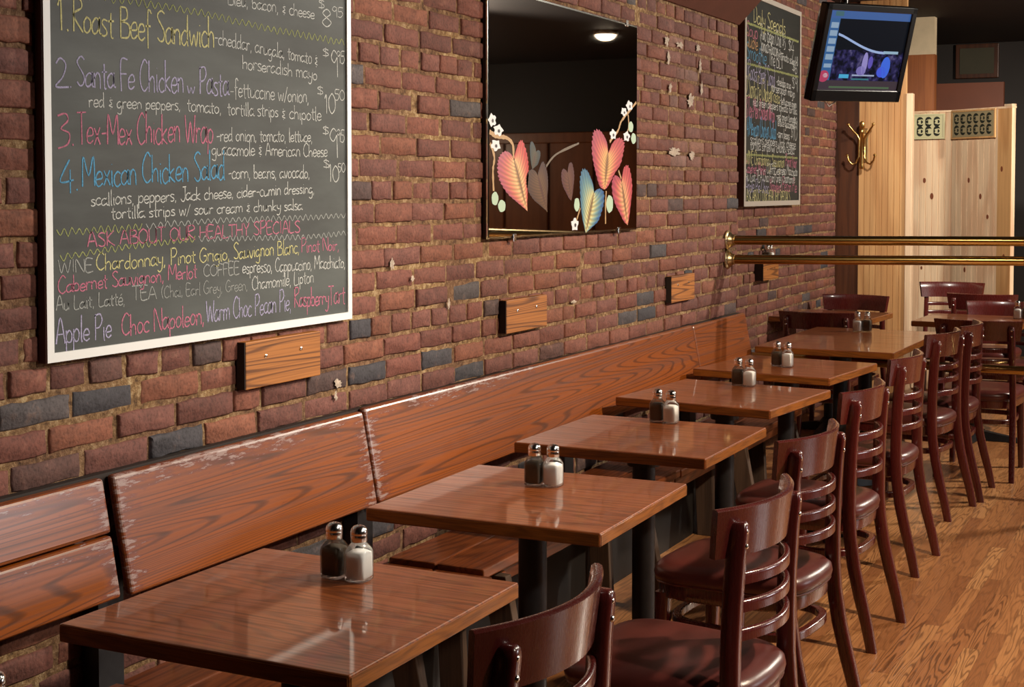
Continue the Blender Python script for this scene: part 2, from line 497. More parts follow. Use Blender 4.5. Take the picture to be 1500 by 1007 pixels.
def brick_wall(name, x, y0, y1, z1, seed, mid=False):
    rnd = random.Random(seed)
    course, zph = .0671, 1.648 % .0671
    mb = MB(); cols = []
    row = 0
    z = zph - course
    while z < z1:
        k = round((z - 1.1125) / course)
        header = (k % 6 == 0)
        y = y0 - rnd.random() * .2
        while y < y1:
            bl = .105 if header else rnd.choice((.2, .205, .2, .196, .208, .105 if rnd.random() < .25 else .2))
            gap = rnd.uniform(.009, .017)
            a, b_ = max(y + gap / 2, y0), min(y + bl + gap / 2, y1)
            y += bl + gap
            if b_ - a < .025:
                continue
            g = rnd.uniform(.0105, .0155)
            za, zb = max(z + g / 2, 0.0), min(z + course - g / 2, z1)
            if zb - za < .02:
                continue
            xo = x + rnd.uniform(-.004, .004); tilt = rnd.uniform(-.003, .003)
            nh = max(3, int((b_ - a) / .03)); nv = 3
            out = []
            for i in range(nh): out.append((a + (b_ - a) * i / nh, za))
            for i in range(nv): out.append((b_, za + (zb - za) * i / nv))
            for i in range(nh): out.append((b_ - (b_ - a) * i / nh, zb))
            for i in range(nv): out.append((a, zb - (zb - za) * i / nv))
            cy, cz = (a + b_) / 2, (za + zb) / 2
            jy = [(rnd.uniform(-.0024, .0024), rnd.uniform(-.0024, .0024)) for _ in out]
            def ring(sh, xx):
                r = []
                for (p, q), (j1, j2) in zip(out, jy):
                    dy, dz = p - cy, q - cz
                    sy = 1 - sh / max(.01, (b_ - a) / 2); sz = 1 - sh / max(.01, (zb - za) / 2)
                    r.append((xx + tilt * dy / .1, cy + dy * sy + j1, cz + dz * sz + j2))
                return r
            n = len(out)
            r0, r1, r2 = ring(-.001, x - .03), ring(0, xo - .0045), ring(.0045, xo)
            i0 = len(mb.v)
            mb.v += r0 + r1 + r2
            nf = 0
            for q in (0, 1):
                for j in range(n):
                    j2 = (j + 1) % n
                    mb.f.append((i0 + q * n + j, i0 + q * n + j2, i0 + (q + 1) * n + j2, i0 + (q + 1) * n + j)); nf += 1
            mb.f.append(tuple(i0 + 2 * n + j for j in range(n))); nf += 1
            cc = rnd.choice(RED)
            pb = .16 if (z < 1.25 and rnd.random() < .8) else .045
            if rnd.random() < pb:
                cc = rnd.choice(BLUE)
            f = rnd.uniform(.9, 1.08)
            cc = [min(1, q * f) for q in cc[:3]]
            for (sy, sz) in SPOTS:
                if abs(cy - sy) < .07 and abs(cz - sz) < .05:
                    t_ = rnd.uniform(.02, .15); cc = [q * (1 - t_) + w_ * t_ for q, w_ in zip(cc, (.6, .53, .46))]
            cols += [(*cc, 1)] * nf
        z += course; row += 1
    o = struct(mb.obj(name, M['brick'], smooth=True, sharp=50))
    at_ = o.data.attributes.new('brick_colour', 'FLOAT_COLOR', 'FACE')
    at_.data.foreach_set('color', [q for c_ in cols for q in c_])
    return o


JOG, XR, YB = 7.12, -.33, 10.55
CEIL = 2.92
wl = brick_wall('wall_left', 0, .3, JOG, CEIL, 3)
# mortar body of the same wall (child: moves with it)
mo = MB(); mo.box((-.22, .3, 0), (-.0055, JOG, CEIL)); mo.obj('mortar', M['mortar'], wl)
wr_ = brick_wall('wall_recess', XR, JOG - .02, YB, CEIL, 5)
mo = MB(); mo.box((XR - .2, JOG - .3, 0), (XR - .0055, YB, CEIL)); mo.obj('mortar', M['mortar'], wr_)
# pier end (return of the jog), mortar coloured with brick ends
pe = MB(); pe.box((-.30, JOG - .001, 0), (-.012, JOG + .006, CEIL)); struct(pe.obj('trim_1', M['mortar']))

fl = MB(); fl.box((-.7, -3.2, -.05), (6.6, 14.2, 0)); struct(fl.obj('floor', M['floor']))
ce = MB(); ce.box((-.7, -3.2, CEIL), (6.6, 14.2, CEIL + .06)); struct(ce.obj('ceiling', M['ceiling']))
q = MB(); q.box((6.5, -3.2, 0), (6.6, 14.2, CEIL)); wrt = struct(q.obj('wall_right', M['dark_wall']))
q = MB()
for i in range(24):
    q.box((6.44, -3.0 + i * .7, .02), (6.5, -3.0 + i * .7 + .66, 1.35))
q.box((6.42, -3.1, 1.35), (6.5, 14.1, 1.42)); struct(q.obj('trim_2', M['brown_board']))
q = MB(); q.box((-.7, 14.0, 0), (6.6, 14.2, CEIL)); struct(q.obj('wall_back', M['dark_wall']))
q = MB()
for i in range(8):
    q.box((2.2 + i * .53, 13.95, .02), (2.2 + i * .53 + .5, 14.0, 2.05))
q.box((2.2, 13.93, 2.05), (6.5, 14.0, 2.16)); struct(q.obj('trim_8', M['brown_board'], bevel=.006))
q = MB(); q.box((-.7, -3.2, 0), (6.6, -3.1, CEIL)); struct(q.obj('wall_front', M['dark_wall']))
q = MB(); q.box((-.75, -3.2, 0), (-.62, 14.2, CEIL)); struct(q.obj('wall_outer', M['dark_wall']))
q = MB(); q.box((-.62, -3.1, 0), (-.0, .3, CEIL)); struct(q.obj('wall_near', M['dark_wall']))

# old white paint smears left on the bricks
def smear(u, v, ru, rv, x=0):
    c0 = on_x(u, v, x); ry = abs(on_x(u + ru, v, x).y - c0.y); rz = abs(on_x(u, v - rv, x).z - c0.z)
    mb = MB(); pts = []; n = 22
    for i in range(n):
        t = 2 * PI * i / n; r = random.uniform(.45, 1.1)
        pts.append((x + .0065, c0.y + ry * r * math.cos(t), c0.z + rz * r * math.sin(t)))
    mb.add(pts + [(x + .0075, c0.y, c0.z)], [(i, (i + 1) % n, n) for i in range(n)]); mb.obj('paint_smear', M['smear'], wl)
for a_ in ((975, 60, 4, 8), (978, 84, 3, 11), (994, 66, 6, 5), (1021, 70, 4, 6), (1024, 96, 2, 14), (1010, 148, 6, 11), (980, 128, 3, 8), (986, 222, 9, 7), (1012, 228, 4, 8), (1026, 130, 2, 12), (492, 562, 6, 8), (489, 580, 3, 9), (572, 386, 4, 10), (655, 445, 2, 8), (838, 442, 5, 3), (602, 408, 3, 5)):
    smear(*a_)

# sloped soffit over the brick wall, ends above the pier
s_ = MB(); zs = 2.39
pr = [(.003, zs), (.40, zs + .41), (.40, CEIL), (.003, CEIL)]
s_.loft([[Vector((x, yy, z)) for x, z in pr] for yy in (1.2, JOG)])
struct(s_.obj('trim_3', M['soffit'], bevel=.004))

# back wood wall
xa = on_y(1258, 300, YB).x; xb = on_y(1327, 300, YB).x; xc = on_y(1338, 165, YB).x
def beadboard(mb, x0, x1, y, z0, z1, pitch, depth=.008, t=.03, gw=.007):
    """boards with V grooves, front face toward -y"""
    n = max(1, round((x1 - x0) / pitch)); w = (x1 - x0) / n
    for i in range(n):
        a, b_ = x0 + i * w, x0 + (i + 1) * w
        pts = [(a, y + depth), (a + gw / 2, y), (b_ - gw / 2, y), (b_, y + depth), (b_, y + t), (a, y + t)]
        mb.loft([[Vector((px, py, z)) for px, py in pts] for z in (z0, z1)])
q = MB(); q.box((XR - .05, YB - .01, 0), (xa, YB + .06, CEIL)); struct(q.obj('trim_4', M['dark_board'], bevel=.004))  # corner board in a darker brown than the pine beside it
q = MB(); beadboard(q, xa, xb, YB - .02, 0, CEIL, .042, .005, .03, .005); struct(q.obj('wall_panel', M['pine']))
q = MB(); q.box((xb, YB - .032, 0), (xc, YB + .04, on_y(1333, 137, YB).z)); struct(q.obj('trim_5', M['pine_pale'], bevel=.004))
# brown board and beige plaster behind the screen
YR = 11.7
x1 = on_y(1369, 100, YR).x
q = MB(); q.box((-.6, YR, 0), (x1, YR + .1, on_y(1350, 80, YR).z)); struct(q.obj('wall_nook', M['brown_board']))
q = MB(); q.box((-.6, YR + .005, on_y(1350, 80, YR).z), (x1 - .004, YR + .105, CEIL)); struct(q.obj('trim_6', M['beige']))
# dim header panel and picture on the back wall
q = MB(); q.box((on_y(1372, 150, 12.6).x, 12.6, 2.05), (on_y(1470, 150, 12.6).x, 12.66, on_y(1400, 122, 12.6).z)); struct(q.obj('trim_7', plain('cherry_header', srgb(104, 52, 26), .5, noise=.1, nscale=4)))
pa, pb = on_y(1398, 115, 13.9), on_y(1462, 62, 13.9)
pic = thing('wall_picture', 'dim olive rectangular picture high on the dark back wall', 'picture', ((pa.x + pb.x) / 2, 13.97, pa.z))
q = MB(); hw = (pb.x - pa.x) / 2; ph_ = pb.z - pa.z
q.box((-hw, -.02, 0), (hw, .025, ph_)); q.obj('frame', M['dark_board'], pic, bevel=.006)
q = MB(); q.box((-hw + .04, -.026, .04), (hw - .04, -.0205, ph_ - .04)); q.obj('picture_sheet', plain('olive_sheet', srgb(66, 62, 46), .7, noise=.1, nscale=5), pic)

# ------------------------------------------------------------------ folding screen
def panel_between(p0, p1, ztop, name_parent, pale, vent, knots, stile=0):
    d = (p1 - p0); ln = d.length; ang = math.atan2(d.y, d.x)
    pnl = bpy.data.objects.new('panel', None)
    mb = MB(); beadboard(mb, 0, ln, 0, .02, ztop, .052, .006, .035, .006)
    mb.v = [tuple(Matrix.Translation((p0.x, p0.y, 0)) @ Matrix.Rotation(ang, 4, 'Z') @ Vector(v)) for v in mb.v]
    return mb, Matrix.Translation((p0.x, p0.y, 0)) @ Matrix.Rotation(ang, 4, 'Z'), ln

s0 = on_y(1337, 300, 11.25); s1 = on_y(1393, 300, 11.2); s2 = on_y(1481, 300, 10.85)
scr = thing('folding_screen', 'pale knotty pine folding screen with two brass coloured vents at the top', 'screen', (s1.x, s1.y, 0))
for (p0, p1, topz, vp) in ((s0, s1, on_y(1365, 165, 11.22).z, (1338, 1383, 170, 202)), (s1, s2, on_y(1437, 161, 11.02).z, (1378, 1446, 164, 201))):
    a = Vector((p0.x - s1.x, p0.y - s1.y, 0)); b_ = Vector((p1.x - s1.x, p1.y - s1.y, 0))
    mb, mt, ln = panel_between(a, b_, topz, scr, None, None, None)
    pn_ = mb.obj('panel', M['pine_pale'], scr)
    cap = MB(); cap.box((-.002, -.006, topz), (ln + .002, .04, topz + .014), mt); cap.obj('top_rail', M['pine_pale'], pn_)
    if p0 is s1:
        st = MB(); st.box((ln - .13, -.004, .02), (ln, .0, topz), mt); st.obj('stile', M['pine'], pn_)
        st = MB(); st.box((ln - .07, -.006, topz + .012), (ln, .04, topz + .03), mt); st.obj('top_block', M['pine_pale'], pn_)
    # vent
    wmid = (p0 + p1) / 2
    vz0, vz1 = on_y(vp[0], vp[3], wmid.y).z, on_y(vp[0], vp[2], wmid.y).z
    if p0 is s0: va, vb = .012, ln - .06
    else: va, vb = .02, ln - .155
    vent_m = M['vent'] if p0 is s0 else M['vent_old']
    vt = MB(); vt.box((va, -.016, vz0), (vb, -.004, vz1), mt); vo = vt.obj('vent', vent_m, pn_, bevel=.003)
    vt = MB()
    fr = .014
    for lo, hi in (((va - .012, -.02, vz0 - .012), (vb + .012, -.01, vz0)), ((va - .012, -.02, vz1), (vb + .012, -.01, vz1 + .012)), ((va - .012, -.02, vz0), (va, -.01, vz1)), ((vb, -.02, vz0), (vb + .012, -.01, vz1))):
        vt.box(lo, hi, mt)
    vt.obj('vent_frame', M['vent'] if p0 is s0 else M['pine'], vo)
    hl = MB()
    cw, chh = (vb - va), (vz1 - vz0)
    nc = max(2, round(cw / .075)); cwid = (cw - .03) / nc
    def arc(cx, cz, r, a0, a1, w):
        pts = []
        n_ = 8
        for k in range(n_ + 1):
            t = a0 + (a1 - a0) * k / n_
            ww = w * math.sin(PI * (k + .3) / (n_ + .6))
            pts.append((t, ww))
        front = [Vector((cx + (r + ww / 2) * math.cos(t), -.0172, cz + (r + ww / 2) * math.sin(t))) for t, ww in pts]
        back = [Vector((cx + (r - ww / 2) * math.cos(t), -.0172, cz + (r - ww / 2) * math.sin(t))) for t, ww in reversed(pts)]
        vs = [mt @ p for p in front + back]
        i0 = len(hl.v); hl.v += [tuple(p) for p in vs]
        n2 = len(vs)
        for k in range(n_):
            hl.f.append((i0 + k, i0 + k + 1, i0 + n2 - 2 - k, i0 + n2 - 1 - k))
    for i in range(nc):
        for j in range(2):
            cx = va + .015 + cwid * (i + .5); cz = vz0 + .012 + (chh - .024) * (j + .5) / 2
            r = min(cwid, chh / 2) * .40; dr = 1 if i % 2 else -1
            arc(cx, cz + r * .1, r, .2 * PI, .95 * PI, .02)
            arc(cx, cz - r * .1, r, 1.05 * PI, 1.8 * PI, .02)
            arc(cx, cz, r * .45, (.6 if dr > 0 else -.4) * PI, (1.4 if dr > 0 else .4) * PI, .016)
            arc(cx - cwid * .47, cz, r * .35, -.4 * PI, .4 * PI, .016)
    hl.obj('vent_openings', M['vent_hole'], vo)
    for kx, kz in ((.3, 1.62), (.62, 1.35), (.9, 1.06), (.85, 1.7), (.25, .95), (.5, 1.5)):
        if p0 is s0 and kx > .6: continue
        kn = MB(); rr = random.uniform(.009, .017)
        ring = [mt @ Vector((kx * ln + rr * math.cos(t) * .8, -.0012 if p0 is s0 or kx < .7 else -.0052, kz + rr * 1.5 * math.sin(t))) for t in [2 * PI * k / 12 for k in range(12)]]
        ring2 = [mt @ Vector((kx * ln + rr * math.cos(t) * .8, .003, kz + rr * 1.5 * math.sin(t))) for t in [2 * PI * k / 12 for k in range(12)]]
        kn.loft([ring2, ring]); kn.obj('knot', M['knot'], pn_)

# ------------------------------------------------------------------ bench along the wall
bench = thing('wall_bench', 'long varnished oak wall bench with tilted plank back below the chalkboard', 'bench', (0, 4.3, 0))
BY = 4.3
def back_plank(y0, y1, z0, z1, wear=True):
    """leaning back board; top at x=.035, bottom out at x=.085"""
    def xs(z): return .024 + (.915 - z) / .265 * .05
    ny = max(2, int((y1 - y0) / .05)); nz = 6; vs = []; fs = []; wv = []
    T = .024
    for i in range(ny + 1):
        y = y0 + (y1 - y0) * i / ny
        for j in range(nz + 1):
            z = z0 + (z1 - z0) * j / nz
            vs.append((xs(z) + T, y - BY, z))
            e = max(0, 1 - abs(z - z1) / .07) * .95 * (.75 + .25 * math.sin(y * 5))
            e = max(e, max(0, 1 - min(abs(y - y0), abs(y - y1)) / .10) * .8)
            wv.append(min(1, e) if y < 4.6 else min(1, e) * .35)
    for i in range(ny):
        for j in range(nz):
            a = i * (nz + 1) + j
            fs.append((a, a + nz + 1, a + nz + 2, a + 1))
    n = len(vs)
    for (x, y, z) in vs[:n]:
        pass
    # back face and rim
    c = [(y0, z0), (y1, z0), (y1, z1), (y0, z1)]
    bi = len(vs)
    for y, z in c:
        vs.append((xs(z), y - BY, z)); wv.append(0)
    fs.append((bi, bi + 3, bi + 2, bi + 1))
    top = [i * (nz + 1) + nz for i in range(ny + 1)]; bot = [i * (nz + 1) for i in range(ny + 1)]
    fs.append(tuple(top) + (bi + 2, bi + 3)); fs.append(tuple(reversed(bot)) + (bi + 0, bi + 1))
    lf = [j for j in range(nz + 1)]; rt = [ny * (nz + 1) + j for j in range(nz + 1)]
    fs.append(tuple(lf) + (bi + 3, bi + 0)); fs.append(tuple(reversed(rt)) + (bi + 1, bi + 2))
    mb = MB(); mb.add(vs, fs); o = mb.obj('back_plank', M['plank'], bench)
    at_ = o.data.attributes.new('wear', 'FLOAT', 'POINT'); at_.data.foreach_set('value', wv)
    md = o.modifiers.new('bevel', 'BEVEL'); md.width = .009; md.segments = 3; md.limit_method = 'ANGLE'; md.angle_limit = math.radians(50)
    return o
back_plank(.7, 2.405, .795, .915); back_plank(.7, 2.405, .655, .79)
back_plank(2.435, 3.465, .65, .915)
back_plank(3.475, 6.30, .652, .922)
back_plank(6.306, 7.11, .655, .918)
cleat = MB(); cleat.box((.0, .7 - BY, .86), (.022, 7.1 - BY, .918)); cleat.obj('cleat', M['block_dark'], bench)
for yy in (1.5, 2.42, 3.47, 4.9, 6.3, 7.05):
    q = MB(); q.box((.004, yy - .04 - BY, .02), (.05, yy + .04 - BY, .75)); q.obj('back_post', M['black_iron'], bench)
for (a, b_, dz, fx) in ((.7, 2.44, .0, .385), (2.455, 3.62, -.008, .385), (3.63, 5.3, .006, .35), (5.31, 7.1, 0, .35)):
    for (x0_, x1_) in ((.03, .19), (.195, fx)):
        q = MB(); q.box((x0_, a - BY, .415 + dz), (x1_, b_ - BY, .447 + dz)); q.obj('seat_plank', M['bench'], bench, bevel=.005)
    q = MB(); q.box((fx - .055, a - BY, .365 + dz), (fx - .025, b_ - BY, .415 + dz)); q.obj('seat_apron', M['bench'], bench, bevel=.003)
q = MB(); q.box((.10, .7 - BY, .0), (.125, 7.1 - BY, .405)); q.obj('shade_board', M['bench_shade'], bench)  # black board added to darken the space under the bench
for yy in (1.25, 2.35, 3.2, 3.75, 4.9, 6.1, 6.9):
    for (xt, xbm) in ((.33, .41), (.17, .19)):
        q = MB()
        q.loft([[Vector((xbm + dx, yy + dy - BY, 0)) for dx, dy in ((-.04, -.019), (.04, -.019), (.04, .019), (-.04, .019))],
                [Vector((xt + dx, yy + dy - BY, .41)) for dx, dy in ((-.04, -.019), (.04, -.019), (.04, .019), (-.04, .019))]])
        q.obj('leg', M['bench_leg'], bench, bevel=.003)
    q = MB(); q.box((.13, yy + .02 - BY, .33), (.34, yy + .045 - BY, .41)); q.obj('crossbar', M['bench'], bench, bevel=.003)

# ------------------------------------------------------------------ wall blocks
def wall_block(p, x, w, h, t, label):
    r = thing('wall_block', label, 'wood block', (x, p[0] + w / 2, p[1]), 0, 'wood blocks on the brick wall')
    q = MB(); q.box((.001, -w / 2, 0), (t, w / 2, h)); q.obj('block', M['block'], r, bevel=.0025)
    q = MB(); q.box((.001, -w / 2 - .003, .001), (t - .002, -w / 2 + .0005, h - .001)); q.obj('shaded_end', M['block_dark'], r)  # dark plate painting the shade on the block's near end
    for sy, sz in ((-.25, .65), (.22, .68)):
        q = MB(); q.lathe([(.0055, t - .001), (.0055, t + .002), (.003, t + .0035)], 10, mat=Matrix.Translation((0, sy * w, sz * h)) @ Matrix.Rotation(PI / 2, 4, 'Y'))
        q.obj('screw', M['chrome'], r, smooth=True)
    return r
wall_block((2.945, 1.04), 0, .335, .122, .028, 'wood block on the brick just below the large chalkboard')
wall_block((4.42, 1.05), 0, .33, .116, .028, 'wood block on the brick below the painted mirror')
wall_block((6.07, 1.04), 0, .31, .12, .028, 'wood block on the brick left of the brass rail shadow')
bp = on_x(1117, 412, XR + .05); bq = on_x(1143, 400, XR + .05)
zt_block = 1.096
wall_block((bp.y, bp.z), XR, .33, zt_block - bp.z, .056, 'wood block behind the lower brass rail holding two shakers')

# ------------------------------------------------------------------ handwriting
G = {
 'a': (5.2, "4,4.4 2.2,5 .2,3.2 .4,.8 2,.1 4,2 4.2,5|4.3,5.4 4.2,.8 5.6,.3"), 'b': (5, "0.3,10 .3,0|.3,3 2.2,4.8 4.2,3 3.6,.6 1.6,.1 .3,1.2"),
 'c': (4.4, "4,4.2 2.4,5 .4,3.4 .4,1.2 2,0 4.2,.8"), 'd': (5.2, "4,4 2.2,5 .3,3 .6,.6 2.2,.1 4,1.8|4.2,10 4.1,1 4.8,0"),
 'e': (4.6, ".4,2.4 4,2.8 3.4,4.8 1.6,4.8 .3,3 .6,.8 2.2,0 4.3,1"), 'f': (3.8, "3.8,9 2.6,10 1.5,8.6 1.5,-2.2|.2,4.8 3.2,5"),
 'g': (5, "4,4.2 2.2,5 .3,3.2 .8,.9 2.4,.6 4,2.4 4.1,5|4.1,5 4,-2.6 2.4,-4 .4,-3"), 'h': (5, ".4,10 .4,0|.4,3 2.2,5 3.8,4 4,0"),
 'i': (2, ".8,5 .9,.3 1.6,0|.8,7 .9,7.2"), 'j': (2.4, "1.4,5 1.4,-2.8 .2,-3.8|1.4,7 1.5,7.2"), 'k': (4.6, ".4,10 .4,0|3.8,5 .6,2.4 4.2,0"),
 'l': (2, ".8,10 .8,.6 1.6,0"), 'm': (7.4, ".4,5 .5,0|.5,3 1.8,5 3.2,4 3.4,0|3.4,3 4.8,5 6.4,4 6.6,0"), 'n': (5, ".4,5 .5,0|.5,3 2,5 3.8,4 4.1,0"),
 'o': (4.8, "2.2,5 .4,3.4 .6,.8 2.2,0 4,1.4 4,3.8 2.2,5"), 'p': (5, ".5,5 .4,-4|.5,3.4 2.4,5 4.2,3.4 3.6,.8 1.8,.2 .5,1.4"),
 'q': (5, "4,4.2 2.2,5 .3,3.2 .8,.9 2.4,.6 4,2.4|4,5 4,-4"), 'r': (4, ".4,5 .5,0|.5,3 1.8,4.8 3.6,4.6"), 's': (4, "3.6,4.6 1.6,5 .5,3.8 3,2 3.2,.6 1.4,0 .2,.6"),
 't': (3.6, "1.6,8 1.6,.8 3,0|.1,5.2 3.4,5.4"), 'u': (5, ".4,5 .6,1 2,0 3.8,1.6 4,5|4,5 4.1,0"), 'v': (4.6, ".2,5 2.2,0 4.2,5"),
 'w': (6.4, ".2,5 1.6,0 3.2,4 4.6,0 6,5"), 'x': (4.6, ".4,5 4.2,0|4,5 .3,0"), 'y': (4.8, ".4,5 1,2 3,1.6|4.2,5 3.6,-2 1.8,-4 .2,-3"), 'z': (4.4, ".3,5 4,5 .3,0 4.2,0"),
 'A': (6.4, ".2,0 3,10 6,0|1.2,3.6 5,3.8"), 'B': (6.2, ".5,10 .6,0|.5,10 4,9.6 4.4,6.6 .8,5.4|.8,5.4 5.4,4.4 5.2,.6 .6,0"), 'C': (6.2, "5.6,8.6 3.4,10 .6,6.6 .6,2.4 3,0 5.8,1.4"),
 'D': (6.4, ".6,10 .7,0|.4,10 4.6,8.6 5.6,4.6 4,.8 .6,0"), 'E': (5.4, "5,10 .6,10 .6,0 5,.2|.6,5.2 4.2,5.4"), 'F': (5.2, "5,10 .6,9.8 .7,-.4|.6,5.2 4.2,5.4"),
 'G': (6.8, "5.8,8.6 3.4,10 .6,6.8 .6,2.4 3.2,0 5.8,1.8 5.8,4.4 3.4,4.4"), 'H': (6.2, ".6,10 .6,0|5.4,10 5.4,0|.6,5 5.4,5.2"), 'I': (2.4, "1.1,10 1.2,0"),
 'J': (5, "4.4,10 4,1.4 2,-.4 .2,1.6|2,10 5.4,10"), 'K': (5.8, ".6,10 .7,0|5,10 .9,4.6 5.6,0"), 'L': (5, ".6,10 .6,.2 4.8,.2"), 'M': (8, ".4,0 1,10 4,3.6 7,10 7.6,0"),
 'N': (6.6, ".5,0 .6,10 5.8,0 6,10"), 'O': (6.8, "3.2,10 .5,7 .6,2.4 3.2,0 6,2.6 6,7.4 3.2,10"), 'P': (5.8, ".8,10 .7,0|.2,9.4 4,10 5.4,7.4 3.6,5 .8,4.6"),
 'R': (6, ".8,10 .7,0|.2,9.6 4.2,10 5.2,7.4 .9,5 5.8,0"), 'S': (5.6, "5,9 2.8,10 .7,7.8 4.6,3.6 4.4,.8 2.4,0 .4,1.2"), 'T': (6, "0,9.8 6,10|3,10 3,0"),
 'U': (6.2, ".5,10 .8,2 3,0 5.4,2 5.6,10|5.6,10 5.7,0"), 'W': (8.4, ".2,10 2,0 4.2,7.6 6.2,0 8,10"), 'Y': (5.6, ".3,10 2.8,5.4 5.2,10|2.8,5.4 2.7,0"), 'V': (6, ".3,10 3,0 5.8,10"), 'Q': (6.8, "3.2,10 .5,7 .6,2.4 3.2,0 6,2.6 6,7.4 3.2,10|4,2.4 6.4,-.8"),
 '0': (5.2, "2.4,10 .4,7 .5,2.6 2.4,0 4.6,2.6 4.6,7.4 2.4,10"), '1': (3, ".4,8 1.6,10 1.7,0"), '2': (5.4, ".4,8 2.2,10 4.4,8 3,3.6 .2,.2 5.4,.4"), '3': (5.2, ".4,9.4 3.4,10 4.2,7.6 1.6,5.6 4.6,3.6 4,.4 .4,-.4"),
 '4': (5.6, "3.8,10 .3,3.4 5.2,3.6|4,7 4,-.6"), '5': (5, "4.6,10 1,9.8 .8,6 3.4,6 4.4,3 2.6,0 .4,.6"), '8': (5, "2.4,5.4 .6,7.6 2.4,10 4.2,7.8 2.4,5.4 .4,2.6 2.4,0 4.4,2.6 2.4,5.4"), '9': (5, "4.2,8.6 2.2,10 .6,7.4 2.4,5.4 4.2,8 4.2,8.6 4.4,0"),
 '6': (5, "4,10 1.4,7 .6,3 2.2,0 4.4,2 3,4.6 .8,3"), '7': (5, ".3,9.8 4.6,10 1.6,0"), '$': (4.4, "4,8 2,9 .6,7.4 3.8,4.4 3.4,2 .4,2|2.2,10.4 2.2,.4"), '.': (2, ".6,.2 1,.4"), ',': (2.2, "1,.6 .5,-1.6"), '-': (4, ".5,3.4 3.6,3.6"), '&': (4.4, "3.6,5.4 1.2,5 3,2.8 .6,1.4 3.6,.4|2,7 2.1,6.6|2,-.6 2.1,-1"), '/': (4, ".2,-1 3.6,9"), "'": (1.6, ".8,10 .6,8.4"), '(': (3, "2.4,10 .6,6 .6,3 2.2,-.6"), ' ': (3.2, "")}
G['é'] = (4.6, G['e'][1] + "|2,6.4 3.4,8")


def spline(pts, n=5):
    if len(pts) < 3:
        return pts
    P = [pts[0]] + pts + [pts[-1]]; out = []
    for i in range(1, len(P) - 2):
        for k in range(n):
            t = k / n
            out.append(tuple(.5 * ((2 * P[i][c]) + (-P[i - 1][c] + P[i + 1][c]) * t + (2 * P[i - 1][c] - 5 * P[i][c] + 4 * P[i + 1][c] - P[i + 2][c]) * t * t + (-P[i - 1][c] + 3 * P[i][c] - 3 * P[i + 1][c] + P[i + 2][c]) * t ** 3) for c in (0, 1)))
    out.append(pts[-1]); return out


def ribbon(mb, pts, w, x):
    n = len(pts); i0 = len(mb.v)
    for i, (y, z) in enumerate(pts):
        a = pts[max(0, i - 1)]; b_ = pts[min(n - 1, i + 1)]
        dy, dz = b_[0] - a[0], b_[1] - a[1]; l_ = math.hypot(dy, dz) or 1
        ny, nz = -dz / l_, dy / l_
        ww = w * random.uniform(.26, .46)
        mb.v += [(x, y + ny * ww, z + nz * ww), (x, y - ny * ww, z - nz * ww)]
    for i in range(n - 1):
        a = i0 + 2 * i; mb.f.append((a, a + 1, a + 3, a + 2))


def write(parent, origin, x, text, p0, p1, h, col, w=.0042, name='chalk_writing', fn=None, flat=.35):
    """text from board point p0=(y,z) to p1, cap height h (metres)"""
    adv = sum(G[c_][0] for c_ in text)
    L_ = math.hypot(p1[0] - p0[0], p1[1] - p0[1]); sx = L_ / adv; s = h / 10
    dy, dz = (p1[0] - p0[0]) / L_, (p1[1] - p0[1]) / L_
    mb = MB(); cur = 0
    for c_ in text:
        gw, st = G[c_]
        jz = random.uniform(-.35, .35); js = random.uniform(.92, 1.08)
        for poly in st.split('|'):
            if not poly: continue
            pts = [tuple(map(float, q_.split(','))) for q_ in poly.split()]
            pts = [(a + random.uniform(-.12, .12), b_ + random.uniform(-.15, .15)) for a, b_ in pts]
            out = []
            for a, b_ in spline(pts):
                u_ = (cur + a) * sx; v_ = (b_ * js + jz) * s
                out.append((p0[0] + dy * u_ - origin[1], p0[1] + dz * u_ + v_ - origin[2]))
            ribbon(mb, out, w, x)
        cur += gw
    return mb.obj(name, CH[col], parent)


def zigzag(parent, origin, x, pts, amp, period, col, w=.0036):
    mb = MB(); out = []; k = 0
    for (a, b_) in zip(pts[:-1], pts[1:]):
        n = max(1, int(math.hypot(b_[0] - a[0], b_[1] - a[1]) / period * 2))
        for i in range(n):
            t = i / n; k += 1
            out.append((a[0] + (b_[0] - a[0]) * t - origin[1], a[1] + (b_[1] - a[1]) * t + (amp if k % 2 else -amp) * random.uniform(.7, 1.2) - origin[2]))
    ribbon(mb, spline(out, 3), w, x)
    return mb.obj('chalk_zigzag', CH[col], parent)


def chalkboard(x, y0, y1, z0, z1, fw, label, bm_, fm, depth=.03):
    o = thing('chalkboard', label, 'chalkboard', (x, y0, z0)); w = y1 - y0; h = z1 - z0
    q = MB(); q.box((.006, fw * .5, fw * .5), (depth - .006, w - fw * .5, h - fw * .5)); q.obj('slate', bm_, o)
    q = MB()
    for lo, hi in (((.001, 0, 0), (depth, w, fw)), ((.001, 0, h - fw), (depth, w, h)), ((.001, 0, fw), (depth, fw, h - fw)), ((.001, w - fw, fw), (depth, w, h - fw))):
        q.box(lo, hi)
    q.obj('frame', fm, o)
    q = MB(); q.box((0.0012, -.0025, -.0005), (depth - .003, .0005, h)); q.obj('frame_side', M['frame_side'], o)
    return o


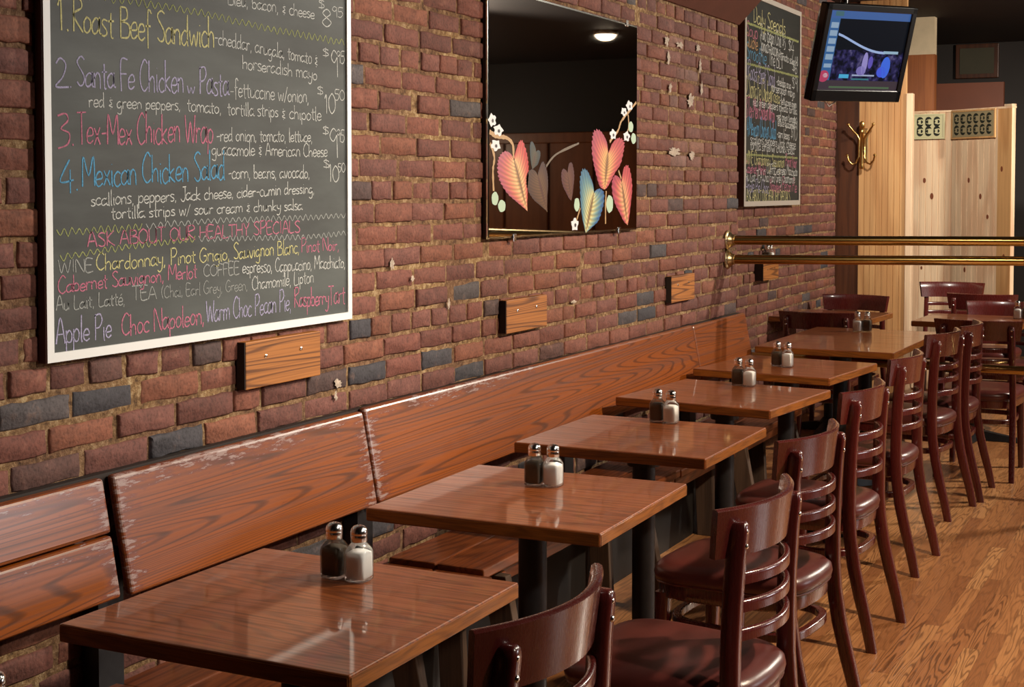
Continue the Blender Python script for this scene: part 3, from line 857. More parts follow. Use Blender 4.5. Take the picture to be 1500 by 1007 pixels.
XB = .024
A = on_x(70, 533, XB); B_ = on_x(516, 467, XB)
BZ0 = (A.z + B_.z) / 2; BZ1 = BZ0 + 1.06
cb = chalkboard(0, A.y, B_.y, BZ0, BZ1, .020, 'large white framed chalkboard menu listing numbered sandwich specials in coloured chalk', M['board'], M['white_frame'], XB)
CO = (0, A.y, BZ0); XT = XB - .0054
def bpt(u, v): p = on_x(u, v, XT); return (p.y, p.z)
def wr(text, u0, v0, u1, v1, hpx, col, w=.0042):
    a, b_ = bpt(u0, v0), bpt(u1, v1)
    mu, mv = (u0 + u1) / 2, (v0 + v1) / 2
    h = bpt(mu, mv - hpx)[1] - bpt(mu, mv)[1]
    write(cb, CO, XT, text, a, b_, h, col, w)
def zz(pts, amp, period, col, w=.0034):
    zigzag(cb, CO, XT, [bpt(*p) for p in pts], amp, period, col, w)
def price(main, sup, u0, v0, u1, v1, hpx, us, vs_, ue, hs, ud, vd):
    wr('$', ud, vd, ud + 10, vd + 1, 15, 'w', .003); wr(main, u0, v0, u1, v1, hpx, 'w', .004); wr(sup, us, vs_, ue, vs_ + 1, hs, 'w', .003)
# row above, cut by the photo's top edge
wr('Bleu, bacon, & cheese', 333, 6, 461, 28, 19, 'w', .0034)
price('8', '95', 471, 39, 487, 41, 27, 486, 25, 503, 15, 466, 14)
zz([(84, -26), (166, -2), (221, 6), (300, 20), (397, 43), (508, 63)], .009, .026, 'g')
wr('1.', 83, 43, 104, 45, 44, 'y', .0056); wr('Roast Beef Sandwich', 106, 47, 315, 71, 46, 'y', .0056)
wr('-cheddar, arugala, tomato &', 314, 64, 466, 96, 21, 'w', .0034); wr('horseradish mayo', 355, 101, 465, 117, 20, 'w', .0034)
price('9', '95', 484, 112, 496, 113, 38, 493, 92, 505, 17, 472, 84)
wr('2.', 81, 128, 108, 130, 44, 'l', .005); wr('Santa Fe Chicken', 112, 126, 270, 137, 44, 'l', .005); wr('w', 274, 136, 286, 137, 20, 'l', .004); wr('Pasta', 292, 139, 336, 140, 42, 'l', .005)
wr('-fettuccine w/onion,', 337, 141, 453, 151, 23, 'w', .0034)
wr('red & green peppers,', 130, 157, 265, 162, 20, 'w', .0034); wr('tomato,', 274, 163, 325, 167, 20, 'w', .0034); wr('tortilla strips', 333, 168, 408, 172, 20, 'w', .0034); wr('& chipotle', 412, 173, 471, 177, 20, 'w', .0034)
price('10', '50', 475, 166, 492, 168, 28, 490, 147, 505, 15, 464, 140)
wr('3.', 83, 217, 112, 213, 45, 'p', .005); wr('Tex-Mex Chicken Wrap', 113, 212, 313, 209, 46, 'p', .005)
wr('-red onion, tomato, lettuce,', 317, 207, 458, 208, 20, 'w', .0034); wr('guacamole & American Cheese', 310, 227, 480, 230, 20, 'w', .0034)
price('9', '95', 482, 230, 496, 230, 40, 493, 208, 505, 18, 472, 198)
wr('4.', 87, 283, 118, 280, 44, 'b', .005); wr('Mexican Chicken Salad', 120, 275, 330, 262, 43, 'b', .005)
wr('-corn, beans, avocado,', 334, 262, 454, 261, 20, 'w', .0034)
price('10', '50', 481, 266, 497, 266, 25, 495, 252, 506, 13, 473, 247)
wr('scallions, peppers, Jack cheese, cider-cumin dressing,', 133, 302, 461, 283, 19, 'w', .0034)
wr('tortilla strips w/ sour cream & chunky salsa', 163, 321, 443, 307, 18, 'w', .0034)
zz([(83, 341), (213, 333)], .008, .022, 'g'); zz([(214, 332), (300, 324), (440, 319), (510, 316)], .007, .024, 'd')
wr('ASK ABOUT OUR HEALTHY SPECIALS', 128, 362, 440, 340, 20, 'p', .0042)
zz([(88, 378), (189, 361), (290, 350)], .007, .022, 'g'); zz([(291, 350), (448, 348), (510, 341)], .007, .024, 'd')
wr('WINE', 85, 400, 137, 398, 20, 'd', .0036); wr('Chardonnay, Pinot Grigio,', 141, 397, 337, 381, 23, 'y', .004); wr('Sauvignon Blanc,', 342, 380, 439, 371, 22, 'y', .004); wr('Pinot Noir,', 441, 370, 497, 367, 19, 'p', .0038)
wr('Cabernet Sauvignon, Merlot', 85, 430, 289, 407, 23, 'p', .004); wr('COFFEE', 298, 406, 351, 402, 18, 'd', .0036); wr('espresso, Cappuccino, Macchiato,', 355, 401, 506, 392, 20, 'w', .0034)
wr('Au Lait, Latté,', 82, 455, 184, 446, 20, 'd', .0036); wr('TEA', 193, 440, 230, 438, 20, 'd', .0036); wr('(Chai, Earl Grey, Green,', 236, 437, 363, 425, 18, 'd', .0026); wr('Chamomile, Lipton', 369, 425, 460, 414, 20, 'w', .0034)
wr('Apple Pie', 82, 505, 164, 495, 36, 'l', .0048); wr('Choc Napoleon,', 178, 493, 300, 474, 32, 'p', .0046); wr('Warm Choc Pecan Pie,', 302, 473, 427, 454, 31, 'l', .0042); wr('Raspberry', 431, 451, 482, 446, 27, 'p', .0046); wr('Tart', 481, 447, 506, 444, 30, 'p', .004)

# small chalkboard on the recessed brick
XB2 = XR + .05
A2 = on_x(1090, 304, XB2); B2 = on_x(1172, 299, XB2); T2_ = on_x(1172, 17, XB2)
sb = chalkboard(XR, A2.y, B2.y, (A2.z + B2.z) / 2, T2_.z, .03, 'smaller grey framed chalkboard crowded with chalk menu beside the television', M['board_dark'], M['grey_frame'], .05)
SO = (XR, A2.y, (A2.z + B2.z) / 2); XT2 = .05 - .0054
SW = B2.y - A2.y; SH = T2_.z - SO[2]
def sw(text, a, b_, v, h, col, w=.0062):
    """a,b_: fraction across the board; v: pixel row at the board's left edge"""
    z = on_x(1092, v, XB2).z
    write(sb, SO, XT2, text, (A2.y + .04 + (SW - .08) * a, z), (A2.y + .04 + (SW - .08) * b_, z - .01), h, col, w)
sw('Daily Specials', .12, .72, 28, .10, 'y', .009)
zigzag(sb, SO, XT2, [(A2.y + .05, on_x(1092, 18 + 14, XB2).z), (B2.y - .04, on_x(1092, 34, XB2).z)], .006, .02, 'g', .010)
sw('Soup', .0, .2, 50, .09, 'p'); sw('Two Bean Chili $3', .24, .72, 50, .1, 'w'); sw('$4', .78, .9, 56, .09, 'w')
sw('Quiche', .0, .2, 66, .09, 'o'); sw('Spinach Bacon &', .24, .62, 67, .1, 'w'); sw('tomato salad 8', .62, .98, 72, .06, 'w')
sw('Smoothie', .0, .36, 84, .1, 'b'); sw('The BLT', .4, .68, 84, .1, 'w'); sw('$6', .86, .97, 86, .08, 'w')
zigzag(sb, SO, XT2, [(A2.y + .05, on_x(1092, 92, XB2).z), (B2.y - .04, on_x(1092, 92, XB2).z)], .006, .02, 'g', .009)
sw('1.Roast Beef Sand', .0, .52, 115, .12, 'l', .007); sw('-cheddar arug', .55, .84, 113, .06, 'w'); sw('$9', .86, .98, 116, .1, 'w')
sw('horseradish mayo', .45, .92, 125, .065, 'w')
sw('2.Santa Fe Chicken', .0, .46, 141, .13, 'y', .007); sw('Pasta', .46, .62, 140, .09, 'y'); sw('-fettuccine onion', .62, .96, 142, .055, 'w')
sw('red green peppers tomato tortilla', .12, .97, 152, .06, 'w')
sw('3.Tex-Mex Chicken Wrap', .0, .52, 170, .12, 'p', .007); sw('-red onion tomato', .55, .95, 167, .055, 'w')
sw('lettuce guacamole', .58, .92, 177, .06, 'w'); sw('$9', .9, .98, 180, .09, 'w')
sw('4.Mexican Chicken Salad', .02, .55, 197, .12, 'b', .007); sw('-corn beans', .57, .82, 195, .06, 'w'); sw('$10', .84, .98, 196, .1, 'w')
sw('scallions peppers Jack cheese', .08, .95, 209, .065, 'w'); sw('tortilla strips w/ chunky salsa', .08, .92, 218, .06, 'w')
zigzag(sb, SO, XT2, [(A2.y + .05, on_x(1092, 226, XB2).z), (B2.y - .04, on_x(1092, 226, XB2).z)], .006, .02, 'g', .008)
sw('WINE Chardonnay, Sauvignon', .0, .72, 240, .08, 'y'); sw('Pinot Noir', .74, .98, 240, .08, 'p')
sw('Cabernet, Merlot', .0, .36, 253, .07, 'p'); sw('COFFEE espresso Macchiato', .38, .99, 253, .065, 'w')
sw('Au Lait TEA Chai Earl Grey Chamomile', .0, .94, 265, .07, 'w')
sw('Apple Pie Choc', .0, .42, 281, .085, 'l'); sw('Napoleon', .44, .66, 280, .08, 'p'); sw('Pecan Pie', .68, .98, 280, .085, 'p')
sw('ASK ABOUT OUR HEALTHY SPECIALS', .02, .84, 295, .07, 'y', .007)

# ------------------------------------------------------------------ painted mirror
XM = .022
ma, mb_, mc = on_x(715, 350, XM), on_x(933, 337, XM), on_x(932, 38, XM)
MZ0, MZ1 = (ma.z + mb_.z) / 2, mc.z; MY0, MY1 = ma.y, mb_.y
mir = thing('wall_mirror', 'dark frameless wall mirror with painted pink and blue leaves on the brick', 'mirror', (0, MY0, MZ0))
mw, mh = MY1 - MY0, MZ1 - MZ0
q = MB(); q.box((.002, .0, .0), (.014, mw, mh)); q.obj('backing', M['block_dark'], mir)
q = MB(); q.box((.0145, .007, .007), (XM, mw - .007, mh - .007)); q.obj('mirror_glass', M['mirror'], mir)
q = MB()
for (y0, z0, y1, z1) in ((0, 0, mw, .007), (0, mh - .007, mw, mh), (0, .007, .007, mh - .007), (mw - .007, .007, mw, mh - .007)):
    q.box((.0145, y0, z0), (XM - .002, y1, z1))
q.obj('bevelled_edge', M['mirror_edge'], mir)
for (cy_, cz_) in ((.06, mh), (mw - .12, mh), (.2, 0), (mw - .2, 0)):
    q = MB(); q.box((.001, cy_ - .012, cz_ - .014), (XM + .003, cy_ + .012, cz_ + .014)); q.obj('clip', M['chrome'], mir, bevel=.002)
XP = XM + .0006
def mpt(u, v):
    p = on_x(u, v, XP); return Vector((p.y - MY0, p.z - MZ0))
def leaf(left, right, edge_l, edge_r, midc, inner, veins=(.25, .2, .15), sc=1., ox=0., oy=0., dx=0.):
    """left/right: outline from the notch to the tip, traced on the pane; painted from midrib to rim"""
    f_ = lambda p: (ox + p[0] / sc, oy + p[1] / sc)
    m2 = MB(); cols = []; rows = 6
    notch, tip = mpt(*f_(left[0])), mpt(*f_(left[-1]))
    for side, (out, ec) in enumerate(((left, edge_l), (right, edge_r))):
        pts = [mpt(*f_(p)) for p in spline([tuple(map(float, p)) for p in out], 7)]
        n = len(pts); i0 = len(m2.v)
        for i, p in enumerate(pts):
            t = i / (n - 1)
            c0 = notch.lerp(tip, max(0, (t - .12) / .88) * .97)
            ruf = 1 + .035 * math.sin(i * 1.9)
            for k in range(rows + 1):
                f = k / rows; bend = .10 * math.sin(f * PI)
                q_ = c0.lerp(c0 + (p - c0) * ruf, f) + (tip - notch) * bend * .35
                m2.v.append((XP + dx, q_.x, q_.y))
                f2 = f + .12 * math.sin(i * 1.35)
                if f2 < .55: c_ = [inner[j] + (midc[j] - inner[j]) * max(0, f2) / .55 for j in range(3)]
                else: c_ = [midc[j] + (ec[j] - midc[j]) * min(1, (f2 - .55) / .35) for j in range(3)]
                sh = .9 + .38 * math.sin(i * 1.35 + 1) * (1 - .5 * f)
                if k == 0: c_ = list(veins); sh = 1
                cols.append([min(1, max(0, x_ * sh)) for x_ in c_])
        for i in range(n - 1):
            for k in range(rows):
                a = i0 + i * (rows + 1) + k
                m2.f.append((a, a + rows + 1, a + rows + 2, a + 1))
    o = m2.obj('painted_leaf', M['leaf_paint'], mir)
    at_ = o.data.attributes.new('paint', 'FLOAT_COLOR', 'POINT')
    at_.data.foreach_set('color', [q_ for c_ in cols for q_ in (*c_, 1)])
    return o
def blob(cu, cv, ru, rv, col, name, dx=.0004, n=14, wob=.12, rot=0, shape=None):
    c0 = mpt(cu, cv); rx = (mpt(cu + ru, cv) - c0).x; rz = (mpt(cu, cv - rv) - c0).y
    m2 = MB(); pts = []
    for i in range(n):
        t = 2 * PI * i / n; r = 1 + wob * math.sin(t * 5 + cu)
        if shape == 'heart': r *= 1 - .35 * max(0, -math.sin(t)) ** 6 + .3 * max(0, math.sin(t)) ** 8 * -1
        a_, b_ = math.cos(t) * r, math.sin(t) * r
        a_, b_ = a_ * math.cos(rot) - b_ * math.sin(rot), a_ * math.sin(rot) + b_ * math.cos(rot)
        pts.append((XP + dx, c0.x + a_ * rx, c0.y + b_ * rz))
    m2.add(pts, [tuple(range(n))]); return m2.obj(name, col, mir)
lin = lambda r, g, b_: srgb(r, g, b_)[:3]
PINK, ROSE, CREAM, CRIM = lin(214, 104, 112), lin(196, 92, 118), lin(246, 214, 150), lin(206, 62, 66)
BLU, TEAL, PY_ = lin(64, 128, 178), lin(150, 190, 184), lin(244, 222, 140)
LF1 = ([(370, 330), (330, 270), (270, 245), (215, 290), (190, 360), (185, 450), (200, 550), (240, 640), (310, 740), (390, 810), (460, 870), (525, 925)],
       [(370, 330), (375, 300), (400, 220), (430, 140), (470, 130), (510, 240), (530, 340), (537, 450), (535, 560), (527, 660), (525, 760), (522, 850), (525, 925)])
LF2 = ([(310, 265), (300, 180), (270, 110), (230, 65), (185, 75), (170, 140), (165, 250), (180, 360), (200, 450), (225, 540), (245, 580), (278, 596)],
       [(310, 265), (325, 240), (345, 190), (390, 140), (435, 145), (455, 190), (445, 270), (420, 370), (370, 450), (330, 530), (300, 580), (278, 596)])
LF3 = ([(185, 620), (175, 550), (150, 480), (120, 425), (80, 420), (60, 500), (60, 600), (65, 720), (80, 850), (110, 985)],
       [(185, 620), (205, 600), (235, 590), (270, 620), (272, 710), (250, 800), (220, 880), (170, 930), (110, 985)])
LF4 = ([(430, 520), (410, 490), (370, 470), (345, 530), (350, 640), (375, 730), (410, 800), (450, 880), (485, 915)],
       [(430, 520), (440, 450), (455, 395), (490, 385), (515, 470), (525, 580), (515, 700), (500, 830), (485, 915)])
VG = lin(112, 78, 58)
leaf(*LF1, lin(176, 84, 108), lin(190, 46, 52), lin(214, 120, 100), CREAM, VG, 7.75, 705, 190)
leaf(*LF2, lin(166, 66, 92), lin(184, 74, 88), lin(208, 106, 100), lin(246, 206, 128), VG, 6.1, 840, 180)
leaf(*LF3, lin(70, 116, 150), lin(52, 100, 156), lin(126, 164, 160), PY_, VG, 6.1, 840, 180)
leaf(*LF4, lin(170, 70, 96), lin(188, 74, 86), lin(208, 104, 100), lin(244, 200, 140), VG, 6.1, 840, 180)
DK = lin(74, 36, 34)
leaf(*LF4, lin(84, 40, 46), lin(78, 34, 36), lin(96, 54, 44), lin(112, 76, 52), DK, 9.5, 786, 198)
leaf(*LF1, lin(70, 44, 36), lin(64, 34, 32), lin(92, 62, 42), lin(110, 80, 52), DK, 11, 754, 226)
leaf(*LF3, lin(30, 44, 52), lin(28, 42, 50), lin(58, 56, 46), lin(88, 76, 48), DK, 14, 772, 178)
wp = plain('white_petal_paint', srgb(224, 226, 232), .5); gp = plain('pale_green_paint', srgb(176, 202, 178), .5); tp = plain('tan_stem_paint', srgb(178, 140, 92), .5); dp = plain('dark_centre_paint', srgb(50, 44, 52), .5); vp_ = plain('vine_dim_paint', srgb(96, 80, 62), .5)
for (cu, cv, ru, rv) in ((721, 176, 5.5, 9), (730, 191, 6.5, 8), (726, 213, 6.5, 8), (922, 155, 4.5, 7), (914, 164, 4, 6), (898, 197, 4.5, 7), (918, 200, 4.5, 7), (842, 329, 5, 9)):
    blob(cu, cv, ru, rv, wp, 'painted_petal', wob=.22); blob(cu + .5, cv + 1, ru * .28, rv * .33, dp, 'petal_centre', .001)
for (cu, cv, ru, rv, r_) in ((725, 291, 5, 10, .3), (735, 302, 5.5, 9, .2), (924, 186, 3.6, 8, 0), (928, 203, 3.6, 8, 0), (893, 299, 5, 13, .5), (845, 300, 4, 10, 0)):
    blob(cu, cv, ru, rv, gp, 'painted_leaflet', rot=r_, wob=.05)
def stem(pts, w, mat_):
    m2 = MB(); P = [tuple(mpt(*p)) for p in pts]; ribbon(m2, spline(P, 6), w, XP + .0003); m2.obj('painted_stem', mat_, mir)
stem([(717, 193), (728, 200), (742, 202), (751, 212), (752, 232)], .020, tp); stem([(718, 210), (724, 230), (722, 250), (723, 280)], .018, tp)
stem([(932, 150), (920, 165), (910, 178), (905, 192), (893, 208)], .015, tp); stem([(920, 168), (921, 185), (918, 196)], .014, tp)
stem([(888, 280), (887, 300), (887, 328)], .015, tp); stem([(906, 250), (910, 262)], .02, tp); stem([(800, 244), (815, 226), (848, 210)], .012, vp_); stem([(850, 305), (846, 318), (843, 328)], .012, tp)

# ------------------------------------------------------------------ tables
def build_table(w, d, h, label, group):
    r = thing('cafe_table', label, 'table', (0, 0, 0), 0, group)
    q = MB(); q.box((-w / 2, -d / 2, h - .034), (w / 2, d / 2, h)); q.obj('tabletop', M['table'], r, bevel=.004, seg=3)
    q = MB(); e = .0012
    for lo, hi in (((w / 2 - .004, -d / 2 + .004, h - .0305), (w / 2 + e, d / 2 - .004, h - .0045)), ((-w / 2 - e, -d / 2 + .004, h - .0305), (-w / 2 + .004, d / 2 - .004, h - .0045)),
                   ((-w / 2 + .004, -d / 2 - e, h - .0305), (w / 2 - .004, -d / 2 + .004, h - .0045)), ((-w / 2 + .004, d / 2 - .004, h - .0305), (w / 2 - .004, d / 2 + e, h - .0045))):
        q.box(lo, hi)
    q.obj('edge_band', M['table_edge'], r)
    legs = [0] if d < .9 else [-d * .2, d * .26]
    bs, brt = (1, 0) if d < .9 else (.72, PI / 4)
    for ly in legs:
        q = MB(); q.lathe([(.0375, .05), (.0375, h - .06)], 28, (0, ly, 0)); q.obj('pole', M['black_iron'], r, smooth=True)
        q = MB()
        for k in range(4):
            m_ = Matrix.Translation((0, ly, 0)) @ Matrix.Rotation(k * PI / 2 + brt, 4, 'Z') @ Matrix.Scale(bs, 4, (1, 0, 0))
            prof = [(.0, .04, .06), (.08, .036, .058), (.19, .03, .04), (.26, .027, .028), (.285, .016, .022)]
            q.loft([[m_ @ Vector((x, sy * wd, zz_)) for sy, zz_ in ((-1, .004), (1, .004), (.75, zt), (-.75, zt))] for x, wd, zt in prof])
        q.lathe([(.062, .03), (.062, .062), (.045, .085), (.038, .09)], 24, (0, ly, 0))
        b_ = q.obj('base', M['black_iron'], r, smooth=True)
        for k in range(4):
            a = k * PI / 2 + brt
            g_ = MB(); g_.lathe([(.014, 0), (.016, .004), (.012, .009)], 12, (.26 * bs * math.cos(a), ly + .26 * bs * math.sin(a), 0)); g_.obj('foot_glide', M['black_iron'], b_)
        q = MB(); m0 = Matrix.Translation((0, ly, 0))
        for k in range(4):
            m_ = m0 @ Matrix.Rotation(k * PI / 2 + PI / 4, 4, 'Z'); q.box((0, -.03, h - .05), (.22, .03, h - .0345), m_)
        q.lathe([(.055, h - .10), (.06, h - .05), (.06, h - .036)], 20, (0, ly, 0))
        mp_ = q.obj('mounting_plate', M['black_iron'], r, smooth=True)
        for k in range(4):
            a = k * PI / 2 + PI / 4
            g_ = MB(); g_.lathe([(.008, h - .056), (.008, h - .05)], 8, (.18 * math.cos(a), ly + .18 * math.sin(a), 0)); g_.obj('bolt', M['dark_steel'], mp_)
    return r
TG = 'square cafe tables in the row along the bench'
T = {}
proto = build_table(.635, .63, .75, 'front oak table at the lower left with a white light streak', TG)
specs = [('T1', .655, 2.28, 0, 'front oak table, nearest whole one below the large chalkboard'), ('T2', .637, 3.36, 1, 'second oak table from the front with bright golden right edge'),
         ('T3', .56, 4.36, 0, 'third oak table from the front, before the painted mirror'), ('T4', .50, 5.39, -6, 'fourth oak table from the front in the bench row'),
         ('T5', .475, 6.36, -6, 'fifth oak table from the front, with orange front edge, at the end of the bench'), ('T0', .66, 1.20, 0, 'oak table mostly outside the photo at the lower left corner'),
         ('T7', -.01, 9.12, -3, 'small far oak table in the corner between two dark chairs'), ('T8', .87, 9.20, -2, 'pale lit oak table at far right before the folding screen')]
for i, (k, x, y, a, lab) in enumerate(specs):
    o = proto if i == 0 else copy_tree(proto)
    o.location = (x, y, 0); o.rotation_euler = (0, 0, math.radians(a)); o['label'] = lab; T[k] = o
t6 = build_table(.70, 1.16, .755, 'long oak table standing under the two brass rails', 'long tables')
del t6['group']; t6.location = (.475, 7.63, 0); t6.rotation_euler = (0, 0, math.radians(-1)); T['T6'] = t6

# ------------------------------------------------------------------ chairs
def build_chair():
    r = thing('dining_chair', '', 'chair', (0, 0, 0), 0, 'dark red slat back chairs')
    # seat frame + cushion: outline rounded trapezoid
    def outline(sc, z, n=44):
        pts = []
        for k in range(n):
            t = 2 * PI * k / n; c_, s_ = math.cos(t), math.sin(t); e = 2 / 4.6
            px = math.copysign(abs(c_) ** e, c_); py = math.copysign(abs(s_) ** e, s_)
            hw = .195 - .02 * px
            bul = .018 * (1 - py * py) if px > 0 else .012 * (1 - py * py)
            pts.append(Vector((-.20 + px * (.215 + bul) * sc, py * hw * 1.06 * sc, z)))
        return pts
    q = MB(); q.loft([outline(.93, .385), outline(.955, .39), outline(.965, .41), outline(.965, .427), outline(.95, .430)])
    q.obj('seat_frame', M['chair'], r, smooth=True)
    q = MB(); q.loft([outline(.95, .4295), outline(1.0, .436), outline(1.015, .452), outline(1.0, .468), outline(.94, .479), outline(.8, .486), outline(.5, .490), outline(.2, .492)])
    q.obj('seat_cushion', M['vinyl'], r, smooth=True, sharp=80)
    q = MB(); ring = outline(.985, .4315); q.tube(ring + [ring[0]], .0035, 6, False); q.obj('cushion_welt', M['vinyl'], r, smooth=True)
    prof = [(0, .085), (.09, .066), (.18, .043), (.28, .020), (.38, .005), (.46, 0), (.56, 0), (.66, .003), (.76, .009), (.822, .015), (.836, .017), (.842, .018)]
    for s_ in (-1, 1):
        rings = []
        for i, (z, x) in enumerate(prof):
            yy = s_ * (.195 - .018 * min(1, z / .84)); hx = .0205 if z > .2 else .0165 + .02 * z; hy = .0155 if z > .2 else .0135 + .01 * z
            sh = 1 if z < .83 else (.86 if z < .84 else .55)
            rings.append([Vector((x + a * hx * (sh if sh < 1 else 1), yy + b_ * hy * sh, z)) for a, b_ in ((-1, -.7), (-.75, -1), (.75, -1), (1, -.7), (1, .7), (.75, 1), (-.75, 1), (-1, .7))])
        q = MB(); q.loft(rings); lg = q.obj('leg', M['chair'], r, smooth=True, sharp=50)
        for zb in (.822, .79):
            m_ = Matrix.Translation((.012 + .0205, s_ * .178, zb)) @ Matrix.Rotation(PI / 2, 4, 'Y')
            q = MB(); q.lathe([(.0062, -.003), (.0062, .001), (.0045, .0035), (.0015, .0045)], 10, mat=m_); q.obj('bolt', M['chrome'], lg, smooth=True)
        q = MB(); q.lathe([(.011, -.0), (.013, .003), (.012, .006)], 12, (.084, s_ * .195, -.0015)); q.obj('foot_glide', M['glide'], lg)
        rings = []
        for z in (0.004, .2, .40):
            hh = .0145 + .006 * z / .4; x = -.375 - .012 * (1 - z / .4); yy = s_ * (.178 + .008 * (1 - z / .4))
            rings.append([Vector((x + a * hh, yy + b_ * hh, z)) for a, b_ in ((-1, -.75), (-.75, -1), (.75, -1), (1, -.75), (1, .75), (.75, 1), (-.75, 1), (-1, .75))])
        q = MB(); q.loft(rings); lg = q.obj('leg', M['chair'], r, smooth=True, sharp=50)
        q = MB(); q.lathe([(.011, 0), (.013, .003), (.012, .005)], 12, (-.387, s_ * .186, 0)); q.obj('foot_glide', M['glide'], lg)
    # stretcher ring
    def sup(a, b_, n_, z):
        o_ = []
        for k in range(48):
            t = 2 * PI * k / 48; c_, s2 = math.cos(t), math.sin(t); e = 2 / n_
            o_.append(Vector((-.185 + math.copysign(abs(c_) ** e, c_) * a, math.copysign(abs(s2) ** e, s2) * b_, z)))
        return o_
    q = MB(); q.loft([sup(.205, .188, 3.4, .30), sup(.205, .188, 3.4, .325), sup(.182, .165, 3.4, .325), sup(.182, .165, 3.4, .30)], closed=True)
    q.obj('stretcher', M['chair'], r, smooth=True, bevel=.004)
    # bent top rail
    def bent(z0, z1, hy0, hy1, depth, x0, th, n=22, lean=.01, crown=0.0):
        rings = []
        for i in range(n + 1):
            t = -1 + 2 * i / n
            xc_ = x0 + depth * (1 - t * t)
            tan = math.atan2(-2 * t * depth, (hy0 + hy1) / 2)
            cx_, cy_ = math.cos(tan) * th / 2, -math.sin(tan) * th / 2
            zt = z1 + crown * (1 - t * t)
            bt = .004
            pts = []
            for (sgn, z, hy, ln_) in ((1, z0, hy0, 0), (1, z0 + .6 * (zt - z0), hy0 + .6 * (hy1 - hy0), .6), (1, zt - bt, hy1, 1), (.4, zt, hy1, 1), (-.4, zt, hy1, 1), (-1, zt - bt, hy1, 1), (-1, z0 + .6 * (zt - z0), hy0 + .6 * (hy1 - hy0), .6), (-1, z0, hy0, 0)):
                pts.append(Vector((xc_ + lean * ln_ + sgn * cx_, t * hy + sgn * cy_, z)))
            rings.append(pts)
        return MB().loft(rings)
    bent(.762, .872, .212, .226, .066, -.032, .02, lean=.012).obj('top_rail', M['chair'], r, smooth=True, sharp=50)
    for i, z in enumerate((.698, .637, .575)):
        bent(z, z + .026, .172, .172, .052, -.006, .015, 16, lean=0).obj('slat', M['chair'], r, smooth=True, sharp=50)
    return r


CHAIRS = [(1.25, 2.15, -2, 'nearest dark red chair, cut by the photo bottom, back toward the viewer'),
          (1.325, 3.11, -3, 'second dark red chair from the front with brown shine on its seat'),
          (1.215, 3.98, -5, 'third dark red chair from the front, its seat under the second table'),
          (1.14, 4.98, -3, 'fourth dark red chair from the front in the aisle row'),
          (1.085, 6.0, -2, 'fifth dark red chair from the front, last before the long table'),
          (1.055, 7.06, -8, 'dark red chair at the nearer right side of the long table'),
          (1.10, 7.55, 0, 'very dark chair seen edge on at the far right side of the long table'),
          (1.065, 7.99, -90, 'dark chair seen from behind facing the pale lit table at far right'),
          (.08, 8.42, -87, 'dark chair seen from behind at the corner table by the recessed brick'),
          (.0, 9.78, 88, 'chair at the far side of the corner table before the dark board'),
          (.965, 9.72, 92, 'reddish chair back just behind the pale lit table'),
          (.80, 9.95, -90, 'black backed chair seen from behind, next beyond the reddish chair back'),
          (.46, 10.83, 96, 'farthest chair, standing against the folding screen')]
ch0 = build_chair()
for i, (x, y, a, lab) in enumerate(CHAIRS):
    o = ch0 if i == 0 else copy_tree(ch0)
    o.location = (x, y, 0); o.rotation_euler = (0, 0, math.radians(a)); o['label'] = lab
    o.scale = (1, 1, {7: .975, 8: .945, 9: .955, 10: .945, 11: .98}.get(i, 1))

# ------------------------------------------------------------------ shakers
def rsq(h, n, z, N_=32):
    pts = []
    for k in range(N_):
        t = 2 * PI * (k + .5) / N_; c_, s_ = math.cos(t), math.sin(t); e = 2 / n
        pts.append(Vector((math.copysign(abs(c_) ** e, c_) * h, math.copysign(abs(s_) ** e, s_) * h, z)))
    return pts
def build_shaker(kind):
    r = thing(kind + '_shaker', '', kind + ' shaker')
    q = MB()
    q.loft([rsq(.0208, 5, .0), rsq(.0232, 5, .002), rsq(.0240, 6, .006), rsq(.0240, 6, .058), rsq(.0232, 5, .064), rsq(.0198, 3.4, .072), rsq(.0160, 2.4, .077), rsq(.0148, 2, .082), rsq(.0148, 2, .088)], cap=True)
    q.obj('glass_body', M['glass'], r, smooth=True, sharp=60)
    q = MB(); top = .062 if kind == 'salt' else .066
    q.loft([rsq(.0185, 5, .006), rsq(.0212, 6, .0085), rsq(.0214, 6, .050), rsq(.0210, 5, top - .004), rsq(.015, 4, top)])
    q.obj(kind, M['salt' if kind == 'salt' else 'pepper'], r, smooth=True, sharp=60)
    q = MB(); q.lathe([(.0165, .0805), (.0172, .0815), (.0172, .093), (.0168, .0945), (.0176, .096), (.0176, .100), (.0160, .1065), (.0118, .1115), (.006, .1138), (.001, .1142)], 24)
    cp = q.obj('cap', M['chrome'], r, smooth=True, sharp=35)
    q = MB()
    for k in range(7):
        a = 2 * PI * k / 6; rr = 0 if k == 6 else .0065
        q.lathe([(.0011, .1139 if rr == 0 else .1134), (.0011, .1147 if rr == 0 else .1139)], 6, (rr * math.cos(a), rr * math.sin(a), 0))
    q.obj('holes', M['cable'], cp)
    return r
salt0, pep0 = build_shaker('salt'), build_shaker('pepper')
first = {'salt': True, 'pepper': True}
def shaker(kind, x, y, z, lab, rz=None):
    p = salt0 if kind == 'salt' else pep0
    o = p if first[kind] else copy_tree(p)
    first[kind] = False
    o.location = (x, y, z); o.rotation_euler = (0, 0, math.radians(rz if rz is not None else random.uniform(-3, 3)))
    o['label'] = lab; o['group'] = kind + ' shakers on the tables'
ordw = ['', 'front', 'second', 'third', 'fourth', 'fifth']
